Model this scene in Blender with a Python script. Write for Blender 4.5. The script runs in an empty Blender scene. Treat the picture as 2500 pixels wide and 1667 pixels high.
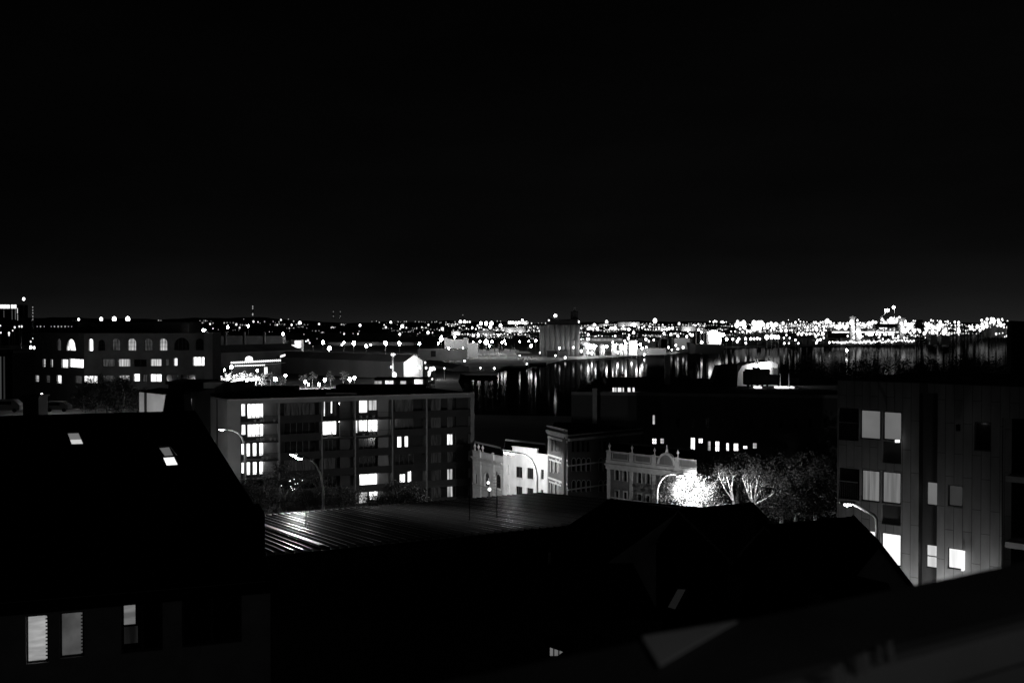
import bpy, math, random
from mathutils import Vector, Matrix
R = math.radians
sc = bpy.context.scene
C = sc.collection
# ------------------------------------------------------------------ camera, sky, exposure
H = 40.0                                   # eye height above the harbour water
FPX = 2500 * 35 / 36.0                     # focal length in photograph pixels
PITCH = math.atan((833.5 - 795) / FPX)     # the horizon sits a little above the middle
cam_d = bpy.data.cameras.new("camera")
cam_d.lens = 35; cam_d.sensor_width = 36; cam_d.clip_start = 0.1; cam_d.clip_end = 40000
cam_d.dof.use_dof = True; cam_d.dof.focus_distance = 260; cam_d.dof.aperture_fstop = 1.6
cam = bpy.data.objects.new("camera", cam_d); C.objects.link(cam)
cam.location = (0, 0, H); cam.rotation_euler = (R(90) - PITCH, 0, 0)
sc.camera = cam
sc.render.engine = 'CYCLES'
sc.view_settings.view_transform = 'Standard'; sc.view_settings.look = 'None'
sc.view_settings.exposure = 0; sc.view_settings.gamma = 1
sc.cycles.use_denoising = True
sc.cycles.max_bounces = 4; sc.cycles.diffuse_bounces = 2; sc.cycles.glossy_bounces = 3
sc.cycles.transparent_max_bounces = 4
sc.cycles.sample_clamp_indirect = 4; sc.cycles.caustics_reflective = False; sc.cycles.caustics_refractive = False
sc.cycles.use_light_tree = True
w = bpy.data.worlds.new("World"); sc.world = w; w.use_nodes = True
nt = w.node_tree; nt.nodes.clear()
n_out = nt.nodes.new('ShaderNodeOutputWorld'); n_bg = nt.nodes.new('ShaderNodeBackground')
n_tc = nt.nodes.new('ShaderNodeTexCoord'); n_sx = nt.nodes.new('ShaderNodeSeparateXYZ')
n_rp = nt.nodes.new('ShaderNodeValToRGB')           # night sky: town glow over the horizon, black overhead
nt.links.new(n_tc.outputs['Generated'], n_sx.inputs[0]); nt.links.new(n_sx.outputs['Z'], n_rp.inputs[0])
els = n_rp.color_ramp.elements
def g3(v): return (v, v, v, 1)
els[0].position = 0.0; els[0].color = g3(.0125)
els[1].position = 1.0; els[1].color = g3(.0006)
for p_, v_ in ((.012, .0088), (.03, .0052), (.07, .0027), (.14, .0016), (.3, .0009)):
    e = els.new(p_); e.color = g3(v_)
n_az = nt.nodes.new('ShaderNodeMapRange')           # glow is stronger over the port than at the left
n_az.inputs['From Min'].default_value = -.6; n_az.inputs['From Max'].default_value = .1
n_az.inputs['To Min'].default_value = .45; n_az.inputs['To Max'].default_value = 1
n_mx = nt.nodes.new('ShaderNodeVectorMath'); n_mx.operation = 'SCALE'
nt.links.new(n_sx.outputs['X'], n_az.inputs['Value'])
nt.links.new(n_rp.outputs[0], n_mx.inputs[0]); nt.links.new(n_az.outputs[0], n_mx.inputs['Scale'])
n_ns = nt.nodes.new('ShaderNodeTexNoise'); n_ns.inputs['Scale'].default_value = 2.6; n_ns.inputs['Detail'].default_value = 5   # thin uneven cloud catching the glow
n_mp = nt.nodes.new('ShaderNodeMapping'); n_mp.inputs['Scale'].default_value = (1, 1, 4); nt.links.new(n_tc.outputs['Generated'], n_mp.inputs[0]); nt.links.new(n_mp.outputs[0], n_ns.inputs['Vector'])
n_mr = nt.nodes.new('ShaderNodeMapRange'); n_mr.inputs['From Min'].default_value = .3; n_mr.inputs['From Max'].default_value = .7; n_mr.inputs['To Min'].default_value = .7; n_mr.inputs['To Max'].default_value = 1.35
nt.links.new(n_ns.outputs[0], n_mr.inputs['Value']); n_m2 = nt.nodes.new('ShaderNodeVectorMath'); n_m2.operation = 'SCALE'
nt.links.new(n_mx.outputs[0], n_m2.inputs[0]); nt.links.new(n_mr.outputs[0], n_m2.inputs['Scale']); nt.links.new(n_m2.outputs[0], n_bg.inputs[0]); nt.links.new(n_bg.outputs[0], n_out.inputs[0])
n_bg.inputs[1].default_value = 1.0

# ------------------------------------------------------------------ pixel rays -> world
_cp, _sp = math.cos(PITCH), math.sin(PITCH)
def ray(px, py):
    x = (px - 1250) / FPX; y = -(py - 833.5) / FPX
    return Vector((x, _cp + y * _sp, -_sp + y * _cp))
def P(px, py, d):
    r = ray(px, py); return Vector((0, 0, H)) + r * (d / r.y)
def G(px, py, z=2.5):
    r = ray(px, py); t = (z - H) / r.z; return Vector((0, 0, H)) + r * t
def on_wall(px, py, A, B):                 # pixel -> (u, z) on the vertical plane through A, B
    r = ray(px, py); dx, dy = B[0] - A[0], B[1] - A[1]; L = math.hypot(dx, dy)
    nx, ny = -dy / L, dx / L
    t = (A[0] * nx + A[1] * ny) / (r.x * nx + r.y * ny)
    X = r * t
    return ((X.x - A[0]) * dx + (X.y - A[1]) * dy) / L, H + X.z
def ground_z(x, y):
    if y < 105: return 18.0
    if y < 150: return 18 - (y - 105) / 45 * 8
    if y < 260: return 10 - (y - 150) / 110 * 7.5
    return 2.5

# ------------------------------------------------------------------ materials
MATS = {}
def mat(name, base=.3, rough=.8, var=.25, scale=.6, metal=0, bump=0, bscale=8, stretch=(1, 1, 1), spec=.5, speckle=0):
    if name in MATS: return MATS[name]
    m = bpy.data.materials.new(name); m.use_nodes = True; t = m.node_tree
    b = t.nodes['Principled BSDF']; b.inputs['Roughness'].default_value = rough; b.inputs['Metallic'].default_value = metal
    b.inputs['Specular IOR Level'].default_value = spec
    tc = t.nodes.new('ShaderNodeTexCoord'); mp = t.nodes.new('ShaderNodeMapping'); mp.inputs['Scale'].default_value = stretch
    t.links.new(tc.outputs['Object'], mp.inputs[0])
    nz = t.nodes.new('ShaderNodeTexNoise'); nz.inputs['Scale'].default_value = scale; nz.inputs['Detail'].default_value = 6
    t.links.new(mp.outputs[0], nz.inputs['Vector'])
    rp = t.nodes.new('ShaderNodeValToRGB'); rp.color_ramp.elements[0].position = .3; rp.color_ramp.elements[1].position = .7
    rp.color_ramp.elements[0].color = g3(base * (1 - var)); rp.color_ramp.elements[1].color = g3(min(.9, base * (1 + var)))
    t.links.new(nz.outputs[0], rp.inputs[0]); t.links.new(rp.outputs[0], b.inputs['Base Color'])
    if bump:
        n2 = t.nodes.new('ShaderNodeTexNoise'); n2.inputs['Scale'].default_value = bscale; n2.inputs['Detail'].default_value = 4
        t.links.new(mp.outputs[0], n2.inputs['Vector'])
        bp = t.nodes.new('ShaderNodeBump'); bp.inputs['Strength'].default_value = bump; bp.inputs['Distance'].default_value = .05
        t.links.new(n2.outputs[0], bp.inputs['Height']); t.links.new(bp.outputs[0], b.inputs['Normal'])
    MATS[name] = m; return m
def brick(name, a, b_, mortar, scale=4.0):
    if name in MATS: return MATS[name]
    m = bpy.data.materials.new(name); m.use_nodes = True; t = m.node_tree
    b = t.nodes['Principled BSDF']; b.inputs['Roughness'].default_value = .85
    tc = t.nodes.new('ShaderNodeTexCoord'); sx = t.nodes.new('ShaderNodeSeparateXYZ'); t.links.new(tc.outputs['Object'], sx.inputs[0])
    ad = t.nodes.new('ShaderNodeMath'); ad.operation = 'ADD'; t.links.new(sx.outputs[0], ad.inputs[0]); t.links.new(sx.outputs[1], ad.inputs[1])
    cb = t.nodes.new('ShaderNodeCombineXYZ'); t.links.new(ad.outputs[0], cb.inputs[0]); t.links.new(sx.outputs[2], cb.inputs[1])
    bt = t.nodes.new('ShaderNodeTexBrick'); bt.inputs['Scale'].default_value = scale
    bt.inputs['Color1'].default_value = g3(a); bt.inputs['Color2'].default_value = g3(b_); bt.inputs['Mortar'].default_value = g3(mortar)
    t.links.new(cb.outputs[0], bt.inputs['Vector']); t.links.new(bt.outputs[0], b.inputs['Base Color'])
    MATS[name] = m; return m
def lamp_mat(name, strength, sample=True):
    if name in MATS: return MATS[name]
    m = bpy.data.materials.new(name); m.use_nodes = True; t = m.node_tree; t.nodes.clear()
    o = t.nodes.new('ShaderNodeOutputMaterial'); e = t.nodes.new('ShaderNodeEmission')
    e.inputs[0].default_value = (1, 1, 1, 1); e.inputs[1].default_value = strength
    t.links.new(e.outputs[0], o.inputs[0])
    m.cycles.emission_sampling = 'AUTO' if sample else 'NONE'
    MATS[name] = m; return m
def lit_mat(name, lo, hi, stretch=(3, 3, .25), scale=1.0, sample=True):
    """light behind a curtain or blind: vertical folds or horizontal slats vary what comes through"""
    if name in MATS: return MATS[name]
    m = bpy.data.materials.new(name); m.use_nodes = True; t = m.node_tree; t.nodes.clear()
    o = t.nodes.new('ShaderNodeOutputMaterial'); e = t.nodes.new('ShaderNodeEmission')
    tc = t.nodes.new('ShaderNodeTexCoord'); mp = t.nodes.new('ShaderNodeMapping'); mp.inputs['Scale'].default_value = stretch
    nz = t.nodes.new('ShaderNodeTexNoise'); nz.inputs['Scale'].default_value = scale; nz.inputs['Detail'].default_value = 3
    mr = t.nodes.new('ShaderNodeMapRange'); mr.inputs['From Min'].default_value = .32; mr.inputs['From Max'].default_value = .68
    mr.inputs['To Min'].default_value = lo; mr.inputs['To Max'].default_value = hi
    t.links.new(tc.outputs['Object'], mp.inputs[0]); t.links.new(mp.outputs[0], nz.inputs['Vector'])
    t.links.new(nz.outputs[0], mr.inputs['Value']); t.links.new(mr.outputs[0], e.inputs[1])
    e.inputs[0].default_value = (1, 1, 1, 1); t.links.new(e.outputs[0], o.inputs[0])
    m.cycles.emission_sampling = 'AUTO' if sample else 'NONE'
    MATS[name] = m; return m
CONC = mat('pale_render', .42, .85, .15, .5, bump=.15)
CONC_D = mat('grey_concrete', .28, .85, .2, .4, bump=.2)
PLASTER = mat('white_painted_plaster', .70, .8, .16, 1.1, bump=.15, stretch=(1, 1, .4))
STUCCO = mat('cream_stucco', .62, .8, .15, 1.2, bump=.2)
TRIM = mat('painted_trim', .5, .7, .2, 1.5)
FRAME = mat('dark_window_frame', .05, .5, .2, 2)
FRAME_L = mat('pale_window_frame', .4, .5, .2, 2)
ROOF_D = mat('dark_roofing', .012, .95, .4, .8, bump=.3, spec=.1)
ROOF_F = mat('flat_roof_membrane', .10, .9, .4, .15)
SLATE = mat('slate_tiles', .012, .85, .5, 1.5, bump=.4, spec=.12)
DARKWALL = mat('dark_wall', .05, .9, .3, .5)
BLACK = mat('black_metal', .02, .6, .2, 2, metal=.2)
STEEL = mat('galvanised_steel', .45, .45, .15, 4, metal=.6)
GLASS_D = mat('unlit_window_glass', .012, .12, .3, .5, spec=.6)
BRICK_D = brick('dark_red_brick', .10, .07, .13)
BRICK_M = brick('worn_brick', .17, .13, .2)
LEAF = mat('foliage', .085, .7, .6, .35)
BARK = mat('pale_bark', .42, .9, .4, 2, bump=.4)
ASPH = mat('asphalt', .05, .9, .3, .05)
QUAY = mat('quay_concrete', .30, .85, .35, .02)
HILL = mat('hill_scrub', .02, .95, .5, .004)
L_HI = lit_mat('curtained_window_light', .55, 3.0)
L_MID = lit_mat('blind_window_light', .18, .75)
L_DIM = lit_mat('dim_window_light', .002, .02, scale=2); L_DIM2 = lit_mat('faint_mullioned_light', .01, .07, scale=2)
L_FAR = lit_mat('far_window_light', .5, 2.5, (.3, .3, .1), sample=False)

# ------------------------------------------------------------------ mesh builder
class MB:
    def __init__(s): s.v = []; s.f = []; s.m = []; s.mats = []
    def mi(s, m):
        if m not in s.mats: s.mats.append(m)
        return s.mats.index(m)
    def face(s, pts, m):
        i = len(s.v); s.v += [tuple(p) for p in pts]; s.f.append(tuple(range(i, i + len(pts)))); s.m.append(s.mi(m))
    def box(s, o, ux, uy, uz, m):         # o corner, three edge vectors
        o, ux, uy, uz = map(Vector, (o, ux, uy, uz)); i = len(s.v)
        s.v += [tuple(o + ux * a + uy * b + uz * c) for c in (0, 1) for b in (0, 1) for a in (0, 1)]
        fl = [(0, 2, 3, 1), (4, 5, 7, 6), (0, 1, 5, 4), (2, 6, 7, 3), (0, 4, 6, 2), (1, 3, 7, 5)]
        if ux.cross(uy).dot(uz) < 0: fl = [f[::-1] for f in fl]
        k = s.mi(m)
        for f in fl: s.f.append(tuple(i + a for a in f)); s.m.append(k)
    def abox(s, x0, x1, y0, y1, z0, z1, m): s.box((x0, y0, z0), (x1 - x0, 0, 0), (0, y1 - y0, 0), (0, 0, z1 - z0), m)
    def bar(s, a, b, t, m):
        a, b = Vector(a), Vector(b); d = b - a
        if d.length < 1e-6: return
        up = Vector((0, 0, 1)) if abs(d.normalized().z) < .95 else Vector((1, 0, 0))
        x = d.cross(up).normalized() * t; y = d.cross(x).normalized() * t
        s.box(a - x / 2 - y / 2, x, y, d, m)
    def tube(s, pts, rad, m, n=8, cap=True):
        pts = [Vector(p) for p in pts]; rings = []; px = None
        for i, p in enumerate(pts):
            d = (pts[min(i + 1, len(pts) - 1)] - pts[max(i - 1, 0)]).normalized()
            if px is None:
                px = d.cross(Vector((0, 0, 1)) if abs(d.z) < .9 else Vector((1, 0, 0))).normalized()
            x = (px - d * px.dot(d)).normalized(); px = x; y = d.cross(x)
            r = rad[i] if isinstance(rad, (list, tuple)) else rad
            b = len(s.v); rings.append(b)
            s.v += [tuple(p + (x * math.cos(2 * math.pi * k / n) + y * math.sin(2 * math.pi * k / n)) * r) for k in range(n)]
        k_ = s.mi(m)
        for a, b in zip(rings, rings[1:]):
            for k in range(n):
                s.f.append((a + k, a + (k + 1) % n, b + (k + 1) % n, b + k)); s.m.append(k_)
        if cap:
            s.f.append(tuple(rings[0] + k for k in range(n))[::-1]); s.m.append(k_)
            s.f.append(tuple(rings[-1] + k for k in range(n))); s.m.append(k_)
    def ball(s, c, r, m, n=8, k=5, sz=1.0):
        c = Vector(c); pts = []; rr = []
        i0 = len(s.v)
        s.v.append((c.x, c.y, c.z - r * sz))
        for j in range(1, k):
            th = math.pi * j / k
            for a in range(n):
                s.v.append((c.x + r * math.sin(th) * math.cos(2 * math.pi * a / n), c.y + r * math.sin(th) * math.sin(2 * math.pi * a / n), c.z - r * sz * math.cos(th)))
        s.v.append((c.x, c.y, c.z + r * sz)); top = len(s.v) - 1; q = s.mi(m)
        for a in range(n): s.f.append((i0, i0 + 1 + (a + 1) % n, i0 + 1 + a)); s.m.append(q)
        for j in range(k - 2):
            b = i0 + 1 + j * n
            for a in range(n): s.f.append((b + a, b + (a + 1) % n, b + n + (a + 1) % n, b + n + a)); s.m.append(q)
        b = i0 + 1 + (k - 2) * n
        for a in range(n): s.f.append((b + a, b + (a + 1) % n, top)); s.m.append(q)
    def build(s, name, parent=None, smooth=False):
        me = bpy.data.meshes.new(name); me.from_pydata(s.v, [], s.f)
        for m in s.mats: me.materials.append(m)
        me.polygons.foreach_set('material_index', s.m)
        if smooth: me.polygons.foreach_set('use_smooth', [True] * len(s.f))
        me.update(); o = bpy.data.objects.new(name, me); C.objects.link(o)
        if parent: o.parent = parent; o.matrix_parent_inverse = Matrix.Translation(parent.matrix_basis.translation).inverted() if parent.type == 'EMPTY' else Matrix()
        return o
def tag(o, label=None, cat=None, group=None, kind=None):
    if label: o['label'] = label
    if cat: o['category'] = cat
    if group: o['group'] = group
    if kind: o['kind'] = kind
    return o
def thing(name, label, cat, loc=(0, 0, 0), group=None):
    o = bpy.data.objects.new(name, None); C.objects.link(o); o.location = loc
    o.empty_display_size = .5
    return tag(o, label, cat, group)
def copy_tree(o, parent=None):
    c = o.copy(); C.objects.link(c); c.parent = parent
    for ch in list(o.children): copy_tree(ch, c)
    return c
def sheet(name, pts, m, thick=0, kind='structure'):
    b = MB(); b.face(pts, m)
    if thick:
        n = len(pts)
        for i in range(n):
            p, q = Vector(pts[i]), Vector(pts[(i + 1) % n]); dz = Vector((0, 0, thick))
            b.face([p, p - dz, q - dz, q], m)
    return tag(b.build(name), kind=kind)

# ------------------------------------------------------------------ facades with real openings
def skin(b, A, B, z0, z1, ops, m, reveal=.25, mr=None):
    """vertical wall A->B seen from its right-hand side, holes for ops=(u0,z0,u1,z1); reveals go inward"""
    A = Vector((A[0], A[1], 0)); B = Vector((B[0], B[1], 0)); L = (B - A).length; u = (B - A) / L
    inn = Vector((-u.y, u.x, 0))           # inward: to the left of A->B
    us = sorted({0, L, *[max(0, min(L, o[0])) for o in ops], *[max(0, min(L, o[2])) for o in ops]})
    zs = sorted({z0, z1, *[max(z0, min(z1, o[1])) for o in ops], *[max(z0, min(z1, o[3])) for o in ops]})
    def pt(uu, z, d=0): q = A + u * uu + inn * d; return (q.x, q.y, z)
    for j in range(len(zs) - 1):
        run = None
        for i in range(len(us) - 1):
            cu, cz = (us[i] + us[i + 1]) / 2, (zs[j] + zs[j + 1]) / 2
            hole = any(o[0] < cu < o[2] and o[1] < cz < o[3] for o in ops)
            if not hole and run is None: run = us[i]
            if (hole or i == len(us) - 2) and run is not None:
                e = us[i] if hole else us[i + 1]
                b.face([pt(run, zs[j]), pt(e, zs[j]), pt(e, zs[j + 1]), pt(run, zs[j + 1])], m); run = None
    for o in ops:
        a, c, d, e = o[:4]; r = reveal; mm = mr or m
        b.face([pt(a, c), pt(d, c), pt(d, c, r), pt(a, c, r)], mm)
        b.face([pt(a, e, r), pt(d, e, r), pt(d, e), pt(a, e)], mm)
        b.face([pt(a, c), pt(a, c, r), pt(a, e, r), pt(a, e)], mm)
        b.face([pt(d, c, r), pt(d, c), pt(d, e), pt(d, e, r)], mm)
    return A, u, inn
def window(parent, A, u, inn, op, glass, reveal=.25, mull=1, trans=0, fm=None, arch=False, wallm=None, surround=None, sill=None):
    """frame (parent) with its pane child, set back in the opening; an arch fills the corners with wall"""
    fm = fm or FRAME; a, c, d, e = op[:4]; w_, h_ = d - a, e - c; t = min(.07, w_ * .08); r = reveal
    def pt(uu, z, dd): q = A + u * uu + inn * dd; return Vector((q.x, q.y, z))
    f = MB(); up = Vector((0, 0, 1))
    r0 = r - .06
    f.box(pt(a, c, r0), u * t, inn * .05, up * h_, fm); f.box(pt(d - t, c, r0), u * t, inn * .05, up * h_, fm)
    f.box(pt(a + t, c, r0), u * (w_ - 2 * t), inn * .05, up * t, fm); f.box(pt(a + t, e - t, r0), u * (w_ - 2 * t), inn * .05, up * t, fm)
    for k in range(1, mull):
        f.box(pt(a + w_ * k / mull - t / 2, c + t, r0 + .002), u * t, inn * .05, up * (h_ - 2 * t), fm)
    for k in range(1, trans + 1):
        f.box(pt(a + t, c + h_ * k / (trans + 1) - t / 2, r0 + .006), u * (w_ - 2 * t), inn * .04, up * t, fm)
    fo = f.build('window', parent)
    g = MB(); g.face([pt(a, c, r - .004), pt(d, c, r - .004), pt(d, e, r - .004), pt(a, e, r - .004)], glass)
    g.build('pane', fo)
    if arch:
        s = MB(); n = 10; R_ = w_ / 2
        cz = e - R_
        arc = [(a + R_ - R_ * math.cos(math.pi * k / n), cz + R_ * math.sin(math.pi * k / n)) for k in range(n + 1)]
        for k in range(n):
            (x0, y0), (x1, y1) = arc[k], arc[k + 1]
            s.face([pt(x0, y0, .01), pt(x1, y1, .01), pt(x1, e, .01), pt(x0, e, .01)], wallm)
            s.face([pt(x0, y0, .01), pt(x0, y0, r - .07), pt(x1, y1, r - .07), pt(x1, y1, .01)], wallm)
        if surround:
            tt = surround[1]; pr = -.06
            ao = [(a + R_ - (R_ + tt) * math.cos(math.pi * k / n), cz + (R_ + tt) * math.sin(math.pi * k / n)) for k in range(n + 1)]
            for k in range(n):
                s.face([pt(*arc[k], pr), pt(*arc[k + 1], pr), pt(*ao[k + 1], pr), pt(*ao[k], pr)], surround[0])
                s.face([pt(*ao[k], pr), pt(*ao[k + 1], pr), pt(*ao[k + 1], 0), pt(*ao[k], 0)], surround[0])
                s.face([pt(*arc[k], pr), pt(*arc[k], 0.01), pt(*arc[k + 1], 0.01), pt(*arc[k + 1], pr)], surround[0])
            s.box(pt(a - tt, c, pr), u * tt, inn * .058, up * (cz - c), surround[0])
            s.box(pt(d, c, pr), u * tt, inn * .058, up * (cz - c), surround[0])
        s.build('window_arch', fo)
    elif surround:
        s = MB(); tt = surround[1]; pr = -.06
        s.box(pt(a - tt, c, pr), u * tt, inn * .058, up * h_, surround[0]); s.box(pt(d, c, pr), u * tt, inn * .058, up * h_, surround[0])
        s.box(pt(a - tt, e, pr), u * (w_ + 2 * tt), inn * .058, up * tt * 1.3, surround[0])
        s.build('window_surround', fo)
    if sill:
        s = MB(); s.box(pt(a - .12, c - .14, -.12), u * (w_ + .24), inn * .118, up * .14, sill); s.build('sill', fo)
    return fo
def px_ops(A, B, rects):
    out = []
    for r in rects:
        x0, y0, x1, y1 = r[:4]; ym = (y0 + y1) / 2; xm = (x0 + x1) / 2
        out.append((on_wall(x0, ym, A, B)[0], on_wall(xm, y1, A, B)[1], on_wall(x1, ym, A, B)[0], on_wall(xm, y0, A, B)[1]))
    return out
def block(b, fp, z0, z1, m, skip=(), top=None):
    """walls of footprint fp (seen from outside; A->B has inside on its left), flat top"""
    n = len(fp)
    for i in range(n):
        if i in skip: continue
        p, q = fp[i], fp[(i + 1) % n]
        b.face([(p[0], p[1], z0), (q[0], q[1], z0), (q[0], q[1], z1), (p[0], p[1], z1)], m)
    if top: b.face([(p[0], p[1], z1) for p in fp], top)
def xy(v): return (v[0], v[1])
def perp_back(A, B, depth):
    dx, dy = B[0] - A[0], B[1] - A[1]; L = math.hypot(dx, dy); return (-dy / L * depth, dx / L * depth)
# ================================================================== ground, water, hills
water_m = bpy.data.materials.new('harbour_water'); water_m.use_nodes = True
_t = water_m.node_tree; _t.nodes.clear(); _o = _t.nodes.new('ShaderNodeOutputMaterial'); _d = _t.nodes.new('ShaderNodeBsdfDiffuse'); _d.inputs[0].default_value = g3(.004)
_b = _t.nodes.new('ShaderNodeBsdfGlossy'); _b.inputs['Roughness'].default_value = .06; _m = _t.nodes.new('ShaderNodeMixShader'); _m.inputs[0].default_value = .05
_t.links.new(_d.outputs[0], _m.inputs[1]); _t.links.new(_b.outputs[0], _m.inputs[2]); _t.links.new(_m.outputs[0], _o.inputs[0])
_tc = _t.nodes.new('ShaderNodeTexCoord'); _mp = _t.nodes.new('ShaderNodeMapping'); _mp.inputs['Scale'].default_value = (.35, 1.0, 1)
_n = _t.nodes.new('ShaderNodeTexNoise'); _n.inputs['Scale'].default_value = .35; _n.inputs['Detail'].default_value = 5
_bp = _t.nodes.new('ShaderNodeBump'); _bp.inputs['Strength'].default_value = .3; _bp.inputs['Distance'].default_value = .05
_t.links.new(_tc.outputs['Object'], _mp.inputs[0]); _t.links.new(_mp.outputs[0], _n.inputs['Vector'])
_t.links.new(_n.outputs[0], _bp.inputs['Height']); _t.links.new(_bp.outputs[0], _b.inputs['Normal'])
sheet('harbour_water', [(-9000, 150, 0), (9000, 150, 0), (9000, 16000, 0), (-9000, 16000, 0)], water_m)
shore = [(2600, 806), (2480, 809), (2380, 813), (2330, 817), (2250, 829), (2150, 838), (2030, 842), (1900, 843), (1770, 846), (1690, 855), (1630, 861),
         (1520, 866), (1380, 873), (1350, 879), (1338, 882), (1334, 885), (1292, 886), (1290, 891), (1232, 894), (1212, 899), (1208, 907), (1125, 911), (1118, 930), (1160, 1012)]
land = [(-3500, 690, 2.5), (-280, 690, 2.5), tuple(G(150, 857)), tuple(G(-500, 857)), (-9000, 1600, 2.5), (-9000, 9500, 2.5), (9000, 9500, 2.5), (9000, 8200, 2.5)]
land += [tuple(G(*p)) for p in shore] + [(60, 405, 2.5), (900, 405, 2.5), (900, 200, 2.5), (-3500, 200, 2.5)]
sheet('ground', land[::-1], QUAY, thick=4)
# hill the camera's own street stands on
hb = MB(); xs = [-420 + 30 * i for i in range(29)]; ys = [-40, 0, 50, 105, 120, 135, 150, 180, 210, 240, 262]
for i in range(len(xs) - 1):
    for j in range(len(ys) - 1):
        q = [(xs[i], ys[j]), (xs[i + 1], ys[j]), (xs[i + 1], ys[j + 1]), (xs[i], ys[j + 1])]
        hb.face([(x, y, ground_z(x, y) + .02 if y < 262 else 2.4) for x, y in q], ASPH)
tag(hb.build('hill_street', smooth=True), kind='structure')
def crest(px):
    t = max(0, min(1, (px - 640) / 160)); base = 105 * (1 - t) + 72 * t
    return base + 7 * math.sin(px * .013) + 4 * math.sin(px * .041 + 1) + 2.5 * math.sin(px * .11)
rb = MB(); N = 150; rows = [(5000, 0), (6000, .25), (7000, .5), (8000, .76), (9000, 1), (11000, .9)]
pp = [-200 + 2900 * i / N for i in range(N + 1)]
for i in range(N):
    for (d0, f0), (d1, f1) in zip(rows, rows[1:]):
        def q(px, d, f): return ((px - 1250) / FPX * d, d, 2.6 + crest(px) * f)
        rb.face([q(pp[i], d0, f0), q(pp[i + 1], d0, f0), q(pp[i + 1], d1, f1), q(pp[i], d1, f1)], HILL)
tag(rb.build('far_hills', smooth=True), kind='structure')

# ================================================================== street lamps with real light
def light(parent, loc, power, size=.15, spot=None, tgt=None, name='lamp_light'):
    ld = bpy.data.lights.new(name, 'SPOT' if spot else 'POINT'); ld.energy = power; ld.shadow_soft_size = size
    if spot: ld.spot_size = R(spot); ld.spot_blend = .6
    lo = bpy.data.objects.new(name, ld); C.objects.link(lo); lo.location = loc
    lo.visible_camera = True
    if tgt is not None: lo.rotation_euler = (Vector(tgt) - Vector(loc)).to_track_quat('-Z', 'Y').to_euler()
    if parent: lo.parent = parent; lo.matrix_parent_inverse = Matrix.Translation(parent.location).inverted()
    return lo
LENS = lamp_mat('lamp_lens', 30, False)
def curved_lamp(label, d, pole_px, base_py, path, heads, power, rad=.13, group='curved street lamps', pm=STEEL, beam=None):
    """path: photograph pixels from the pole's top bend to the arm's tip, all at depth d"""
    p0 = P(pole_px, base_py, d); gz = ground_z(0, d)
    t = thing('street_lamp', label, 'street lamp', (p0.x, p0.y, gz), group)
    pts = [Vector((p0.x, d, gz))] + [P(x, y, d) for x, y in path]
    b = MB(); n = len(pts); b.tube(pts, [rad * (1.25 - .75 * i / (n - 1)) for i in range(n)], pm, n=10); b.tube([pts[0], pts[0] + Vector((0, 0, .7))], rad * 1.8, pm)
    b.build('pole', t, True)
    for (hx, hy, tilt) in heads:
        c = P(hx, hy, d); L_ = .75; dx = L_ / 2
        hm = MB(); s = Vector((dx, 0, dx * tilt)); up = Vector((0, 0, .13))
        ring = lambda c0, k: [c0 + Vector((0, .16 * k, 0)), c0 + Vector((0, -.16 * k, 0))]
        a0, a1 = c - s, c + s
        hm.box(a0 - Vector((0, .17, 0)), s * 2, (0, .34, 0), up, pm)
        hm.box(a0 - Vector((0, .12, 0)) + up + s * .2, s * 1.6, (0, .24, 0), up * .6, pm)
        ho = hm.build('lamp_head', t)
        gm = MB(); gm.box(a0 - Vector((0, .14, .10)) + s * .15, s * 1.7, (0, .28, 0), (0, 0, .096), LENS); gm.build('lens', ho)
        light(t, c - Vector((0, 0, .14)), power / len(heads), .03)
        if beam: light(t, c - Vector((0, 0, .15)), beam[0] / len(heads), .03, beam[1], beam[2])
    return t
curved_lamp('tall curved street lamp against the left end of the apartment block, its pole brightly lit', 140, 598, 1215,
            [(598, 1110), (597, 1085), (591, 1068), (581, 1056), (566, 1050), (545, 1047)], [(541, 1048, -.1)], 900, pm=PLASTER, beam=(1500, 90, (-50, 152, 12)))
curved_lamp('thin curved street lamp rising past the trees in the middle of the apartment block', 97, 791, 1245,
            [(789, 1190), (782, 1155), (771, 1133), (757, 1120), (740, 1114), (722, 1110)], [(729, 1117, -.2), (716, 1109, -.2)], 420, rad=.085, beam=(7000, 80, (-19, 80, 24.6)))
curved_lamp('curved twin headed street lamp in front of the white painted building', 138, 1312, 1206,
            [(1311, 1160), (1306, 1138), (1297, 1121), (1283, 1110), (1266, 1105), (1245, 1104)], [(1249, 1106, -.1), (1236, 1104, -.1)], 4400, rad=.15, pm=PLASTER)
curved_lamp('bright curved street lamp before the arched ornate building, beside the lit tree', 113, 1603, 1236,
            [(1603, 1200), (1607, 1182), (1615, 1169), (1625, 1160), (1637, 1157), (1652, 1158)], [(1660, 1160, .25)], 1000, pm=PLASTER, rad=.15, beam=(19000, 90, tuple(P(1705, 1220, 116))))
# straight armed lamp before the panel clad flats
d = 46; p0 = P(2141, 1300, d)
t = thing('street_lamp', 'straight armed street lamp in front of the panel clad flats at the right', 'street lamp', (p0.x, d, 18))
b = MB(); b.tube([(p0.x, d, 18), P(2141, 1285, d), P(2139, 1265, d), P(2132, 1256, d), P(2082, 1230, d)], [.12, .09, .08, .07, .05], PLASTER); b.build('pole', t, True)
hm = MB(); c = P(2068, 1230, d); hm.box(c - Vector((.35, .12, -.02)), (.7, 0, 0), (0, .24, 0), (0, 0, .1), STEEL); ho = hm.build('lamp_head', t)
gm = MB(); gm.box(c - Vector((.12, .09, .06)), (.28, 0, 0), (0, .18, 0), (0, 0, .075), LENS); gm.build('lens', ho)
light(t, c - Vector((0, 0, .1)), 22, .03)
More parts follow.
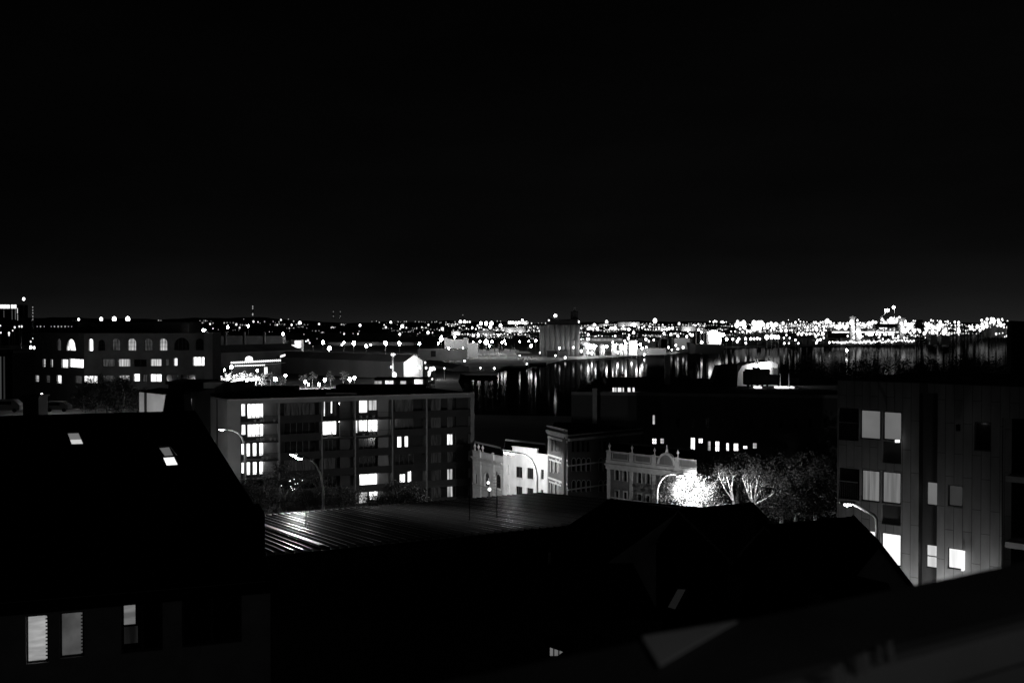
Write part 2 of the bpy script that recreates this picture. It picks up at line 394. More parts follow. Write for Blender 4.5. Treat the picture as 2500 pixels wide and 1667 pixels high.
# two more of the street's lamps: the roofs in front hide all but their light on the walls
for (px, py, dd, pw) in ((2330, 1510, 46.3, 420), (2235, 1500, 47.6, 260)):
    c = P(px, py, dd); t = thing('street_lamp', 'low street lamp hidden behind the dark roofs, lighting the panel clad flats', 'street lamp', (c.x, dd, 18), 'hidden street lamps by the panel clad flats')
    b = MB(); b.tube([(c.x, dd, 18), (c.x, dd, c.z)], .08, STEEL); b.build('pole', t)
    b = MB(); b.box(c - Vector((.3, .15, 0)), (.6, 0, 0), (0, .3, 0), (0, 0, .1), STEEL); b.build('lamp_head', t)
    light(t, c - Vector((0, 0, .3)), pw, .2)
c = P(440, 1100, 142); t = thing('street_lamp', 'street lamp hidden by the big slate roof, lighting the blank gable of the apartment block', 'street lamp', (c.x, 142, 10))
b = MB(); b.tube([(c.x, 142, 10), (c.x, 142, c.z)], .08, STEEL); b.build('pole', t); b = MB(); b.box(c - Vector((.3, .15, 0)), (.6, 0, 0), (0, .3, 0), (0, 0, .1), STEEL); b.build('lamp_head', t); light(t, c - Vector((0, 0, .2)), 2400, .1)
# double globe lamp in front of the terrace
d = 132; c = P(1195, 1194, d); gz = ground_z(0, d)
t = thing('globe_lamp', 'short post lamp with a white globe in front of the arched terrace', 'street lamp', (c.x, d, gz))
b = MB(); b.tube([(c.x, d, gz), c], .07, BLACK); b.build('pole', t)
b = MB(); b.ball(c, .22, lamp_mat('globe', 3, False), 12, 8); b.build('globe', t, True); light(t, c + Vector((0, .45, .1)), 260, .03)
c2 = P(1192, 1178, 140)
t = thing('globe_lamp', 'taller post lamp with a white globe close to the arched terrace wall', 'street lamp', (c2.x, 140, gz))
b = MB(); b.tube([(c2.x, 140, gz), c2], .07, BLACK); b.build('pole', t)
b = MB(); b.ball(c2, .2, MATS['globe'], 12, 8); b.build('globe', t, True); light(t, c2 + Vector((0, .45, 0)), 380, .03)

# ================================================================== apartment block with loggias
A = P(556, 979, 155); B = P(1158, 962, 171); A2, B2 = xy(A), xy(B); zt = A.z
LT = P(478, 975, 168)                        # far end of the left gable wall
D = Vector((LT.x - A.x, LT.y - A.y)); back = (A2[0] + D.x * 1.3, A2[1] + D.y * 1.3); backR = (B2[0] + D.x * 1.3, B2[1] + D.y * 1.3)
apt = thing('apartment_block', 'long six storey apartment block with recessed balconies and many lit windows', 'apartment block', (A2[0], A2[1], 8))
zb = 8.0; up = Vector((0, 0, 1))
uA = (Vector((B2[0], B2[1], 0)) - Vector((A2[0], A2[1], 0))).normalized(); innA = Vector((-uA.y, uA.x, 0)); LA = (B - A).xy.length
def U(px, py=1080): return on_wall(px, py, A2, B2)[0]
bays = [(587, 680), (684, 785), (788, 866), (869, 957), (960, 1040), (1044, 1149)]
# front skin has the six full height recesses; outer walls on the other sides
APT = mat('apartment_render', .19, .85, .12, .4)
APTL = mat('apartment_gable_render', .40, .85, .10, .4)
wl = MB()
bu = [(U(a), U(b_)) for a, b_ in bays]; z_lint = zt - .55
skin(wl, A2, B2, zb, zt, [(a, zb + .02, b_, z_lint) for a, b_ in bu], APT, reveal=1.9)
fp = [A2, B2, backR, back]
block(wl, fp, zb, zt, APTL, skip=(0,), top=ROOF_F)
wl.build('outer_wall', apt)
# gable wall joint and parapet
b = MB(); jj = Vector((A2[0], A2[1], 0)) + Vector((D.x, D.y, 0)) * .30; dn = Vector((D.x, D.y, 0)).normalized(); nn = Vector((dn.y, -dn.x, 0))
nn = nn if nn.x < 0 else -nn
b.box(jj + nn * .0 + up * zb, dn * .45, nn * .05, up * (zt - zb), BLACK); b.build('wall_joint', apt)
b = MB()
for p_, q_ in zip(fp, fp[1:] + fp[:1]):
    e = Vector((q_[0] - p_[0], q_[1] - p_[1], 0)); en = e.normalized(); inn_ = Vector((-en.y, en.x, 0))
    b.box(Vector((p_[0], p_[1], zt + .002)) + en * .0, e - en * .26, inn_ * .25, up * .28, CONC_D)
b.build('parapet', apt)
b = MB()                                     # roof plant rooms
def roof_box(x0, x1, ytop, ybot, dd, dep, m, bb): 
    p_, q_ = P(x0, ybot, dd), P(x1, ybot, dd); zt_ = P(x0, ytop, dd).z
    bb.box((p_.x, dd, zt - .02), (q_.x - p_.x, 0, 0), (0, dep, 0), (0, 0, zt_ - zt), m)
roof_box(497, 543, 933, 972, 166, 5, CONC_D, b); roof_box(558, 600, 935, 975, 172, 6, CONC_D, b)
roof_box(600, 720, 944, 972, 178, 4, DARKWALL, b); roof_box(820, 1040, 940, 962, 182, 4, DARKWALL, b)
b.build('roof_plant', apt)
b = MB(); p_ = P(795, 968, 166); b.box((p_.x, 166, zt + .3), (5.2, 0, 0), (0, 1.5, 0), (0, 0, .25), STEEL); b.build('roof_duct', apt)
# storeys
h = (46.5 / FPX) * 155; z_top_slab = zt - .55
rowz = [z_top_slab - h * k for k in range(8)]          # ceiling of each storey
mat('balcony_upstand', .035, .8, .2, .6)
bs = MB()
Ab = Vector((A2[0], A2[1], 0)) + innA * 1.9; Bb = Ab + uA * LA
back_ops = []
def bw(x0, x1, row, glass, top=.15, bot=.45, **kw):
    a_, b__ = on_wall(x0, 1080, xy(Ab), xy(Bb))[0], on_wall(x1, 1080, xy(Ab), xy(Bb))[0]
    back_ops.append(((a_, rowz[row] - h + bot, b__, rowz[row] - top), glass, kw))
for r_ in (0, 1): bw(589, 600, r_, L_HI, .1, .9); bw(604, 645, r_, L_HI, .1, .5, mull=4)
for r_ in (2, 3):
    bw(589, 600, r_, L_HI, .1, .7)
    for x0, x1 in ((602, 611), (617, 627), (633, 643)): bw(x0, x1, r_, L_HI, .1, .4)
for r_ in (4, 5): bw(590, 640, r_, GLASS_D, mull=4)
for r_ in range(6):
    if r_ != 6: bw(694, 770, r_, L_DIM if r_ in (0, 3) else GLASS_D, .2, .3, mull=5)
bw(791, 794, 0, L_HI); bw(797, 807, 0, L_DIM); bw(808, 812, 0, L_HI, .1, .9); bw(815, 822, 0, L_DIM)
bw(788, 822, 1, lit_mat('plain_window_light', 2.5, 3.2), .1, .3, mull=3); bw(792, 822, 2, GLASS_D, mull=3); bw(790, 820, 3, L_DIM, mull=4); bw(790, 822, 4, GLASS_D, mull=3); bw(790, 822, 5, GLASS_D, mull=3)
bw(877, 898, 0, L_HI, .1, .7); bw(900, 921, 0, L_MID, .1, 1.1, mull=2)
bw(869, 873.5, 1, L_HI); bw(876, 898, 1, L_HI, .1, .6, mull=2); bw(899, 923, 1, L_HI, .1, .5, mull=2, trans=1)
bw(876, 922, 2, GLASS_D, mull=4); bw(876, 922, 3, GLASS_D, mull=4); bw(877, 922, 4, L_HI, .1, .3, mull=2); bw(869, 873, 5, L_MID); bw(876, 898, 5, L_MID, mull=2); bw(901, 923, 5, L_HI, .1, .9, mull=2)
for r_ in (0, 1, 3): bw(964, 1010, r_, L_DIM if r_ == 0 else GLASS_D, mull=4)
bw(970, 981, 2, L_HI, .1, .2); bw(988, 997, 2, L_HI, .1, .3); bw(976, 990, 4, L_HI, .9, .6); bw(995, 1005, 4, L_HI, .3, .3); bw(964, 1010, 5, GLASS_D, mull=4)
for r_ in range(6):
    bw(1052, 1060 + 18, r_, L_DIM, mull=2)
    bw(1092, 1106, r_, L_HI if r_ == 2 else (L_MID if r_ > 3 else L_DIM), .1, .2, mull=2)
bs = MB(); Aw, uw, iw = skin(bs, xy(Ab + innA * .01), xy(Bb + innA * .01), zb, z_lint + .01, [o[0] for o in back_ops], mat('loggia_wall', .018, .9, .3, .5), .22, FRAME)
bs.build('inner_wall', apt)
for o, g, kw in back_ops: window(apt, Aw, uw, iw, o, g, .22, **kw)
pale = {0: (1, 2, 3), 2: (1,), 3: (1, 4, 5), 4: (2,), 5: ()}
for bi, (a, b_) in enumerate(bu):
    s = b_ - a
    for r_ in range(1, 7):
        z = rowz[r_]
        if z < zb + 1: continue
        q = MB(); o = Vector((A2[0], A2[1], 0)) + uA * (a + .003) + innA * .05
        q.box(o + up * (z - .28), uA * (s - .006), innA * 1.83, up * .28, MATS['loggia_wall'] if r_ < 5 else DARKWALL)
        if (bi, r_) in ((2, 1), (3, 1), (3, 2), (2, 2)) or bi in (0,):   # open steel railing
            for k in range(int(s / .14)): q.bar(o + uA * (k * .14 + .05) + innA * .05 + up * z, o + uA * (k * .14 + .05) + innA * .05 + up * (z + .95), .02, BLACK)
            q.box(o + innA * .03 + up * (z + .95), uA * (s - .006), innA * .05, up * .05, BLACK)
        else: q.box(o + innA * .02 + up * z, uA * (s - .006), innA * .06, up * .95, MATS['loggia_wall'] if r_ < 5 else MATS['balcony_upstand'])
        q.build('balcony', apt)
    # solid side panel of the loggia at its right, where the photograph shows pale lit wall
    if bi in (0, 2, 3, 5):
        q = MB(); wpx = {0: 33, 2: 33, 3: 31, 5: 34}[bi]; s2 = wpx / FPX * 160
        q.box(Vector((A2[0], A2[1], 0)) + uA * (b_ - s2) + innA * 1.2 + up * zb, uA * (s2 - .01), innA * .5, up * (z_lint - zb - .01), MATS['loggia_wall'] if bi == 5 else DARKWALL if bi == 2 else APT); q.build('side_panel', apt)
for bi, r_, pw in ((0, 0, 6), (0, 1, 25), (0, 2, 30), (0, 3, 30), (2, 1, 16), (3, 1, 32), (3, 4, 22), (4, 4, 14), (3, 5, 15), (2, 0, 3)):
    a, b_ = bu[bi]; c = Vector((A2[0], A2[1], 0)) + uA * (a + (b_ - a) * .55) + innA * .75 + up * (rowz[r_] - .35)
    q = MB(); q.tube([c + up * .06, c], .12, lamp_mat('ceiling_lamp', 4, False)); lo = q.build('balcony_light', apt)
    light(apt, c - up * .12, pw, .03)
random.seed(5)                               # pots and chairs on the balconies
for bi, r_, n_ in ((0, 1, 4), (0, 2, 5), (0, 3, 2), (0, 4, 3), (3, 1, 3), (3, 2, 3), (2, 2, 2)):
    a, b_ = bu[bi]
    for k in range(n_):
        c = Vector((A2[0], A2[1], 0)) + uA * random.uniform(a + .5, b_ - .4) + innA * .45 + up * (rowz[r_] + .004)
        q = MB(); q.tube([c, c + up * .4], [.16, .22], CONC_D); po = tag(q.build('potted_plant'), 'small leafy potted plant standing on a balcony of the apartment block', 'potted plant', 'potted plants on the apartment balconies'); q = MB()
        for _ in range(60):
            e = c + Vector((random.gauss(0, .2), random.gauss(0, .12), .45 + abs(random.gauss(.2, .22)))); sz = random.uniform(.05, .1)
            q.face([e, e + Vector((sz, 0, sz * .4)), e + Vector((sz * .3, 0, sz * 1.2))], LEAF)
        q.build('foliage', po)

# ================================================================== generic masonry front with openings
def front(name, label, cat, A, B, ztop, zbase, depth, m, specs, top=ROOF_D, reveal=.25, tuck=True, roofless=False):
    A2, B2 = xy(A), xy(B); bd = perp_back(A2, B2, depth)
    bA, bB = (A2[0] + bd[0], A2[1] + bd[1]), (B2[0] + bd[0], B2[1] + bd[1])
    if tuck:                               # party walls run straight back between the neighbours
        kA = 1 + depth / math.hypot(*A2); kB = 1 + depth / math.hypot(*B2); bA, bB = (A2[0] * kA + .4, A2[1] * kA), (B2[0] * kB - .4, B2[1] * kB)
    t = thing(name, label, cat, (A2[0], A2[1], zbase))
    ops = px_ops(A2, B2, [s_[0] for s_ in specs])
    b = MB(); Aw, u, inn = skin(b, A2, B2, zbase, ztop, ops, m, reveal)
    block(b, [A2, B2, bB, bA], zbase, ztop, m, skip=(0,)); b.build('wall', t)
    if not roofless:
        b = MB(); b.face([(A2[0], A2[1], ztop - .3), (B2[0], B2[1], ztop - .3), (bB[0], bB[1], ztop - .3), (bA[0], bA[1], ztop - .3)], top); b.build('roof', t)
    for o, s_ in zip(ops, specs): window(t, Aw, u, inn, o, s_[1], reveal, wallm=m, **(s_[2] if len(s_) > 2 else {}))
    return t, Aw, u, inn
def band(b, Aw, u, u0, u1, z0, z1, out, m): 
    o = Vector((-u.y, u.x, 0)) * -out; b.box(Aw + u * u0 + up * z0, u * (u1 - u0), o, up * (z1 - z0), m)

# ---- white painted building
A = P(1228.5, 1097, 150); B = P(1337, 1109, 144.2)
sp = [((1238, 1135, 1244.5, 1158), L_MID, dict(fm=FRAME_L, sill=PLASTER)), ((1259, 1139, 1275, 1166), L_DIM, dict(mull=2, sill=PLASTER)),
      ((1286, 1142, 1302, 1169), GLASS_D, dict(mull=3, sill=PLASTER)), ((1320.5, 1146, 1327.5, 1170), GLASS_D, dict(trans=3, sill=PLASTER)),
      ((1238, 1184, 1244.5, 1212), L_MID, dict(fm=FRAME_L)), ((1259, 1187, 1275, 1214), L_DIM, dict(mull=3)), ((1286, 1191, 1302, 1217), GLASS_D, dict(mull=3)), ((1320, 1195, 1326, 1220), L_DIM)]
t, Aw, u, inn = front('white_building', 'white painted two storey building with a stepped parapet, floodlit by a twin street lamp', 'building', A, B, A.z, 10, 14, PLASTER, sp)
b = MB(); a0 = on_wall(1252, 1100, xy(A), xy(B))[0]; a1 = on_wall(1311, 1100, xy(A), xy(B))[0]; L_ = (B - A).xy.length
b.box(Aw + u * a0 + up * (A.z - .4) - inn * .08, u * (a1 - a0), inn * .4, up * .98, PLASTER)
b.box(Aw + u * (a0 - .1) + up * (A.z + .58) - inn * .16, u * (a1 - a0 + .2), inn * .5, up * .12, PLASTER)
band(b, Aw, u, 0, a0 - .02, A.z - .12, A.z + .02, .09, PLASTER); band(b, Aw, u, a1 + .02, L_, A.z - .12, A.z + .02, .09, PLASTER)
b.build('stepped_parapet', t)

# ---- arched terrace left of it
A = P(1154, 1105, 158.5); B = P(1228, 1123, 150.6); zt_ = B.z + .55
kw = dict(arch=True, surround=(TRIM, .22))
sp = [((1159, 1156, 1164, 1183), L_DIM, dict(arch=True)), ((1183, 1153, 1195, 1187), GLASS_D, kw), ((1210, 1157, 1223, 1192), L_DIM, kw)]
t, Aw, u, inn = front('terrace_building', 'low cream terrace with round arched windows and a moulded cornice, left of the white building', 'building', A, B, zt_, 10, 12, STUCCO, sp)
b = MB(); L_ = (B - A).xy.length - .05
for z0, z1, o in ((-1.15, -.95, .35), (-1.45, -1.15, .18), (-.1, .05, .12), (-1.95, -1.85, .08), (-5.4, -5.2, .12), (-5.9, -5.75, .06)): band(b, Aw, u, 0, L_, zt_ + z0, zt_ + z1, o, TRIM)
b.build('cornice', t)
for px in (1172.5, 1204.5):
    b = MB(); c = on_wall(px, 1140, xy(A), xy(B))[0]; band(b, Aw, u, c - .3, c + .3, 10, zt_ - 1.47, .1, STUCCO); band(b, Aw, u, c - .25, c + .25, zt_ - .93, zt_ + .3, .15, STUCCO); b.build('pilaster', t)
for px in (1157, 1166, 1176):
    b = MB(); c = on_wall(px, 1140, xy(A), xy(B))[0]; p_ = Aw + u * c + inn * .2 + up * (zt_ + .02)
    b.tube([p_, p_ + up * .2, p_ + up * .35, p_ + up * .6, p_ + up * .8, p_ + up * 1.1], [.16, .1, .1, .24, .14, .02], STUCCO); b.build('urn', t, True)

# ---- dark brick corner building (two faces)
A = P(1337.5, 1037, 144); K = P(1386, 1041, 137.5); E_ = P(1567, 1045 - 9, 147); zt_ = A.z - .1
kwA = dict(arch=True, surround=(TRIM, .12))
sp = [((x0, y0, x1, y1), GLASS_D, k_) for (y0, y1, k_) in ((1072, 1101, {}), (1122, 1153, kwA), (1178, 1209, kwA)) for x0, x1 in ((1344.5, 1350.5), (1355, 1361), (1365.5, 1371.5), (1376, 1381.5))]
t, Aw, u, inn = front('corner_building', 'tall dark brick corner building with pale cornices and narrow arched windows', 'building', A, K, zt_, 10, .3, brick('sooty_brick', .075, .055, .10), sp, roofless=True)
b = MB(); L_ = (K - A).xy.length
for z0, z1, o in ((-.15, .1, .2), (-.95, -.55, .35), (-1.2, -.95, .2), (-1.75, -1.45, .12), (-4.3, -4.05, .1), (-4.9, -4.7, .06), (-7.6, -7.35, .1), (-8.1, -7.9, .06), (-11.2, -10.9, .12)):
    band(b, Aw, u, 0, L_, zt_ + z0, zt_ + z1, o, TRIM)
b.build('cornice', t)
for px in (1340, 1383.5):
    b = MB(); c = on_wall(px, 1140, xy(A), xy(K))[0]; band(b, Aw, u, c - .18, c + .18, 10, zt_ - 1.8, .09, BRICK_M); b.build('pilaster', t)
K2, E2 = xy(K), xy(E_)
zs2 = zt_ - .75
rects = [(x0, y0, x0 + 9, y1) for (y0, y1) in ((1076, 1104), (1118, 1150), (1172, 1200)) for x0 in (1396, 1408, 1420, 1432, 1462, 1474, 1500, 1512, 1535, 1547)]
ops = px_ops(K2, E2, rects); b = MB(); Aw2, u2, inn2 = skin(b, K2, E2, 10, zs2, ops, BRICK_D, .25)
bk = perp_back(K2, E2, 12); bkA = (A.x * 1.09 + 1.0, A.y * 1.09)
block(b, [K2, E2, (E2[0] + bk[0], E2[1] + bk[1]), bkA, (A.x + .3, A.y + .3)], 10, zs2, BRICK_D, skip=(0, 4), top=ROOF_D); b.build('side_wall', t)
for i, o in enumerate(ops): window(t, Aw2, u2, inn2, o, GLASS_D, .25, arch=i >= 10, wallm=BRICK_D, surround=(TRIM, .07) if i >= 10 else None)
b = MB(); L_ = (E_ - K).xy.length
for z0, z1, o in ((-.05, .12, .2), (-.75, -.4, .35), (-4.3, -4.1, .1), (-7.6, -7.4, .1)): band(b, Aw2, u2, .02, L_, zs2 + z0, zs2 + z1, o, TRIM)
b.build('side_cornice', t)

# ---- ornate building with arched pediment
A = P(1482.5, 1100, 128); B = P(1701, 1123, 119); zt_ = A.z; 
kw = dict(arch=True, surround=(TRIM, .14)); kr = dict(surround=(TRIM, .13), trans=1)
sp = []
for x0, x1, y0, y1 in ((1502, 1511.5, 1145, 1172), (1521.5, 1531, 1148, 1175), (1557, 1566, 1152, 1179), (1578, 1587, 1155, 1181), (1614, 1623, 1159, 1186), (1634.5, 1643.5, 1162, 1188), (1672, 1681, 1166, 1192)): sp.append(((x0, y0, x1, y1), GLASS_D, kw))
for x0, x1, y0 in ((1503, 1510.5, 1198), (1523, 1530.5, 1201), (1558, 1566, 1206), (1578, 1586, 1209), (1615, 1623, 1214), (1635, 1643, 1216), (1672, 1680, 1220)): sp.append(((x0, y0, x1, y0 + 28), GLASS_D, kr))
t, Aw, u, inn = front('ornate_building', 'ornate two storey brick building with pale pilasters, urns and an arched pediment', 'building', A, B, zt_, 12, 11, BRICK_M, sp, top=ROOF_D)
X = lambda px, py=1140: on_wall(px, py, xy(A), xy(B))[0]
L_ = (B - A).xy.length
b = MB()
for z0, z1, o in ((-.12, .04, .14), (-1.55, -1.15, .10), (-1.8, -1.58, .45), (-2.3, -1.8, .14), (-1.05, -.98, .06)): band(b, Aw, u, -.15, L_, zt_ + z0, zt_ + z1, o, TRIM)
band(b, Aw, u, 0, L_, zt_ - 6.0, zt_ - 5.85, .07, TRIM)
b.build('cornice', t)
pil = (1487, 1542, 1597, 1654)
for i, px in enumerate(pil):
    b = MB(); c = X(px); band(b, Aw, u, c - .22, c + .22, 12, zt_ - 2.32, .16, TRIM); band(b, Aw, u, c - .26, c + .26, zt_ - 1.14, zt_ + .12, .2, TRIM); b.build('pilaster', t)
    b = MB(); p_ = Aw + u * c + inn * .1 + up * (zt_ + .13); b.tube([p_, p_ + up * .15, p_ + up * .3, p_ + up * .55, p_ + up * .7, p_ + up * .95], [.14, .07, .08, .2, .1, .02], TRIM); b.build('urn', t, True)
b = MB(); c0, c1 = X(1607), X(1649); R_ = (c1 - c0) / 2; cu = (c0 + c1) / 2; z0 = zt_ - .9; n = 20
o = -inn * .14
for k in range(n):
    a_, b_ = math.pi * k / n, math.pi * (k + 1) / n
    def q(r, th, dd=.14): return Aw + u * (cu - r * math.cos(th)) + up * (z0 + r * 1.15 * math.sin(th)) - inn * dd
    b.face([q(R_, a_, .25), q(R_ * .82, a_, .25), q(R_ * .82, b_, .25), q(R_, b_, .25)], TRIM)
    b.face([q(R_, a_, .25), q(R_, b_, .25), q(R_, b_, -.25), q(R_, a_, -.25)], TRIM)
    b.face([q(R_ * .82, a_, .25), q(R_ * .82, a_, .15), q(R_ * .82, b_, .15), q(R_ * .82, b_, .25)], TRIM)
    b.face([q(R_ * .82, a_, .15), q(0, a_, .15), q(R_ * .82, b_, .15)], BRICK_M)
    b.face([q(R_, a_, -.25), q(R_, b_, -.25), q(0, a_, -.25)], BRICK_M)
pt_ = Aw + u * cu + up * (z0 + R_ * 1.15); b.tube([pt_ - up * .1, pt_ + up * .25, pt_ + up * .5, pt_ + up * .95], [.26, .17, .1, .03], TRIM, n=6)
b.build('arched_pediment', t)
for z_ in range(3):                          # sunk panels in the parapet
    b = MB(); c0, c1 = X(pil[z_]) + .5, (X(pil[z_ + 1]) - .5)
    if z_ == 2: continue
    for (a_, b_, e0, e1) in ((c0, c1, -.22, -.14), (c0, c1, -.97, -.9), (c0, c0 + .08, -.89, -.23), (c1 - .08, c1, -.89, -.23)): band(b, Aw, u, a_, b_, zt_ + e0, zt_ + e1, .07, TRIM)
    b.build('parapet_panel', t)

# ================================================================== curved modern building with arches (left)
Z_ = 2.5
pA = P(85, 812, 236); pB = P(205, 815, 214); pC = P(505, 817, 211); zt_ = 38.15
arch = thing('arched_office_building', 'wide office building at the left with a top row of arched windows', 'building', (pB.x, pB.y, Z_))
def seg(A, B, specs, m=CONC_D):
    A2, B2 = xy(A), xy(B); ops = px_ops(A2, B2, [s_[0] for s_ in specs]); b = MB()
    Aw, u, inn = skin(b, A2, B2, Z_, zt_, ops, m, .3); b.build('front_wall', arch)
    for o, s_ in zip(ops, specs): window(arch, Aw, u, inn, o, s_[1], .3, wallm=m, **(s_[2] if len(s_) > 2 else {}))
    return Aw, u, inn
am = dict(arch=True, mull=3, trans=2)
seg(pA, pB, [((139, 826, 149, 856), L_DIM2, dict(arch=True)), ((162, 827, 185, 856), lit_mat('half_drawn_curtain', .3, 2.6, (1.2, 1.2, .3)), dict(arch=True)),
             ((104, 876, 111, 896), L_MID), ((123, 877, 129, 896), L_MID), ((150, 877, 166, 898), L_HI), ((169, 876, 204, 898), L_HI, dict(mull=3)),
             ((86, 916, 95, 932), L_MID), ((112, 916, 122, 934), L_DIM2), ((139, 916, 150, 936), L_HI), ((183, 917, 200, 936), L_DIM2)])
S2 = seg(pB, pC, [((217, 827, 227, 857), L_HI, dict(arch=True)), ((240, 829, 256, 856), GLASS_D, am), ((273, 826, 293, 856), L_DIM2, am), ((312, 826, 332, 856), L_MID, am), ((352, 826, 372, 856), L_DIM2, am),
             ((389, 826, 408, 856), L_MID, am), ((425, 824, 462, 855), GLASS_D, dict(arch=True, mull=4)), ((478, 826, 497, 855), GLASS_D, dict(arch=True)),
             ((250, 876, 279, 895), L_DIM2, dict(mull=2)), ((289, 876, 318, 895), L_MID, dict(mull=2)), ((327, 877, 358, 895), GLASS_D, dict(mull=2)), ((367, 876, 394, 894), L_MID, dict(mull=2)),
             ((403, 876, 412, 893), L_DIM2), ((424, 874, 433, 893), L_HI), ((471, 871, 499, 893), L_HI, dict(mull=3)),
             ((204, 917, 238, 936), lit_mat('striped_blind_light', .2, 2.2, (4, 4, .2)), dict(mull=2)), ((250, 916, 279, 932), L_DIM2, dict(mull=2)), ((290, 916, 316, 933), L_MID, dict(mull=2)), ((326, 912, 341, 931), L_HI), ((348, 914, 359, 932), L_DIM2, dict(mull=2)),
             ((367, 913, 394, 932), L_HI, dict(mull=2)), ((404, 914, 434, 931), GLASS_D, dict(mull=2)), ((441, 914, 477, 931), GLASS_D, dict(mull=2))])
b = MB(); pts = [xy(pA), xy(pB), xy(pC), (pC.x * 1.14 - 1.5, pC.y * 1.14), (pB.x - 3, pB.y + 34), (pA.x - 3, pA.y + 24)]
block(b, pts, Z_, zt_, CONC_D, skip=(0, 1), top=ROOF_F); b.build('rear_wall', arch)
b = MB()
for (p_, q_) in ((pA, pB), (pB, pC)):
    e = (q_ - p_); e.z = 0; en = e.normalized(); ii = Vector((-en.y, en.x, 0))
    b.box(Vector((p_.x, p_.y, zt_ + .002)) - ii * .12, e - en * .02, ii * .5, up * .25, CONC_D)
    for zz in (37.3 - 2.95 - .55, 30.8, 27.2): b.box(Vector((p_.x, p_.y, zz)) - ii * .05 + en * .01, e - en * .03, ii * .048, up * .12, CONC_D)
b.build('coping', arch)
b = MB(); q0, q1 = P(190, 812, 220), P(460, 812, 220); b.box((q0.x, 220, zt_ + .01), (q1.x - q0.x, 0, 0), (0, 9, 0), (0, 0, 2.6), DARKWALL)
b.box((q0.x - .6, 219.4, zt_ + 2.62), (q1.x - q0.x + 1.2, 0, 0), (0, 10.2, 0), (0, 0, .3), ROOF_D); b.build('penthouse', arch)
b = MB(); q0, q1 = P(500, 930, 210), P(520, 930, 210); b.box((q0.x + .05, 209.6, Z_), (q1.x - q0.x, 0, 0), (0, 6, 0), (0, 0, zt_ - Z_ + .4), CONC); b.build('stair_tower', arch)
c = P(497, 806, 214); b = MB(); b.abox(c.x - .5, c.x + .5, 213.6, 214.6, zt_ + .27, c.z - .3, CONC_D); lo = b.build('roof_lamp_housing', arch); b = MB(); b.ball(c, .32, LENS); b.build('roof_lamp', arch); light(arch, c + Vector((.4, 0, .2)), 60, .03)
# ================================================================== long dark warehouse with a pavilion on its roof
A = P(1575, 960, 205); zr = A.z; B = P(2120, 966, 197); A = P(1395, 958, 208); B.z = A.z = zr
sp = []
for r_, g in (((1686, 1068, 1697, 1098), L_HI), ((1705, 1070, 1716, 1082), L_HI), ((1728, 1077, 1735, 1100), L_MID), ((1746, 1077, 1757, 1102), L_HI), ((1773, 1081, 1780, 1101), L_HI),
              ((1791, 1082, 1803, 1101), L_HI), ((1814, 1088, 1825, 1096), L_HI), ((1838, 1081, 1848, 1095), L_MID), ((1592, 1070, 1603, 1084), L_HI), ((1612, 1070, 1621, 1083), L_MID), ((1593, 1013, 1599, 1036), L_MID)):
    sp.append((r_, g, dict(mull=1 + (r_[2] - r_[0] > 9), trans=1)))
for x0 in range(1650, 2030, 36): sp.append(((x0, 1020, x0 + 10, 1045), GLASS_D))
ware, Aw, u, inn = front('warehouse', 'long dark warehouse with a flat roof and one row of small lit windows', 'warehouse', A, B, zr, 2.5, 62, BRICK_D, sp, top=ROOF_F, tuck=False)
b = MB(); L_ = (B - A).xy.length
band(b, Aw, u, 0, L_, zr - .5, zr + .15, .12, CONC_D); b.build('gutter', ware)
b = MB()                                     # rooftop plant and lit roof lights
for x0, x1, y0, y1, dd in ((1480, 1590, 925, 948, 235), (1950, 2040, 926, 938, 240)):
    p_, q_ = P(x0, y1, dd), P(x1, y1, dd); b.box((p_.x, dd, zr - .3), (q_.x - p_.x, 0, 0), (0, 8, 0), (0, 0, P(x0, y0, dd).z - zr + .3), DARKWALL)
b.build('roof_plant', ware)
for x0, w_, y0 in ((1496, 4, 953), (1502, 3, 954), (1509, 8, 952), (1521, 2, 954), (1533, 6, 949), (1545, 4, 949)):
    p_ = P(x0, y0 + 6, 214); b = MB(); b.box((p_.x, 214, zr - .28), (w_ / FPX * 214, 0, 0), (0, .5, 0), (0, 0, .85), lit_mat('roof_light', .4, 1.6)); b.build('roof_light', ware)
for px, y0, y1, dd, wd in ((1452, 948, 1030, 203, .45), (1630, 868, 915, 240, .6)):
    p_ = P(px, y1, dd); z1 = P(px, y0, dd).z
    b = MB(); b.abox(p_.x - wd, p_.x + wd, dd, dd + wd * 2, zr - .29 if px > 1500 else 2.5, z1, CONC); b.build('vent_shaft', ware)
# dark lift housing (wedge) beside the pavilion
dd = 232; pav = thing('lift_housing', 'black sloping roof housing left of the lit pavilion', 'roof housing', (P(1770, 930, dd).x, dd, zr - .29))
b = MB(); pts = [P(1738, 926, dd), P(1755, 893, dd), P(1800, 889, dd), P(1800, 930, dd)]; lo_ = [Vector((p.x, p.y + 5, p.z)) for p in pts]
for p in (pts[0], pts[3], lo_[0], lo_[3]): p.z = zr - .29
b.face(pts, ROOF_D); b.face(lo_[::-1], ROOF_D)
for i in range(4): b.face([pts[i], pts[(i + 1) % 4], lo_[(i + 1) % 4], lo_[i]], ROOF_D)
b.build('housing_wall', pav)
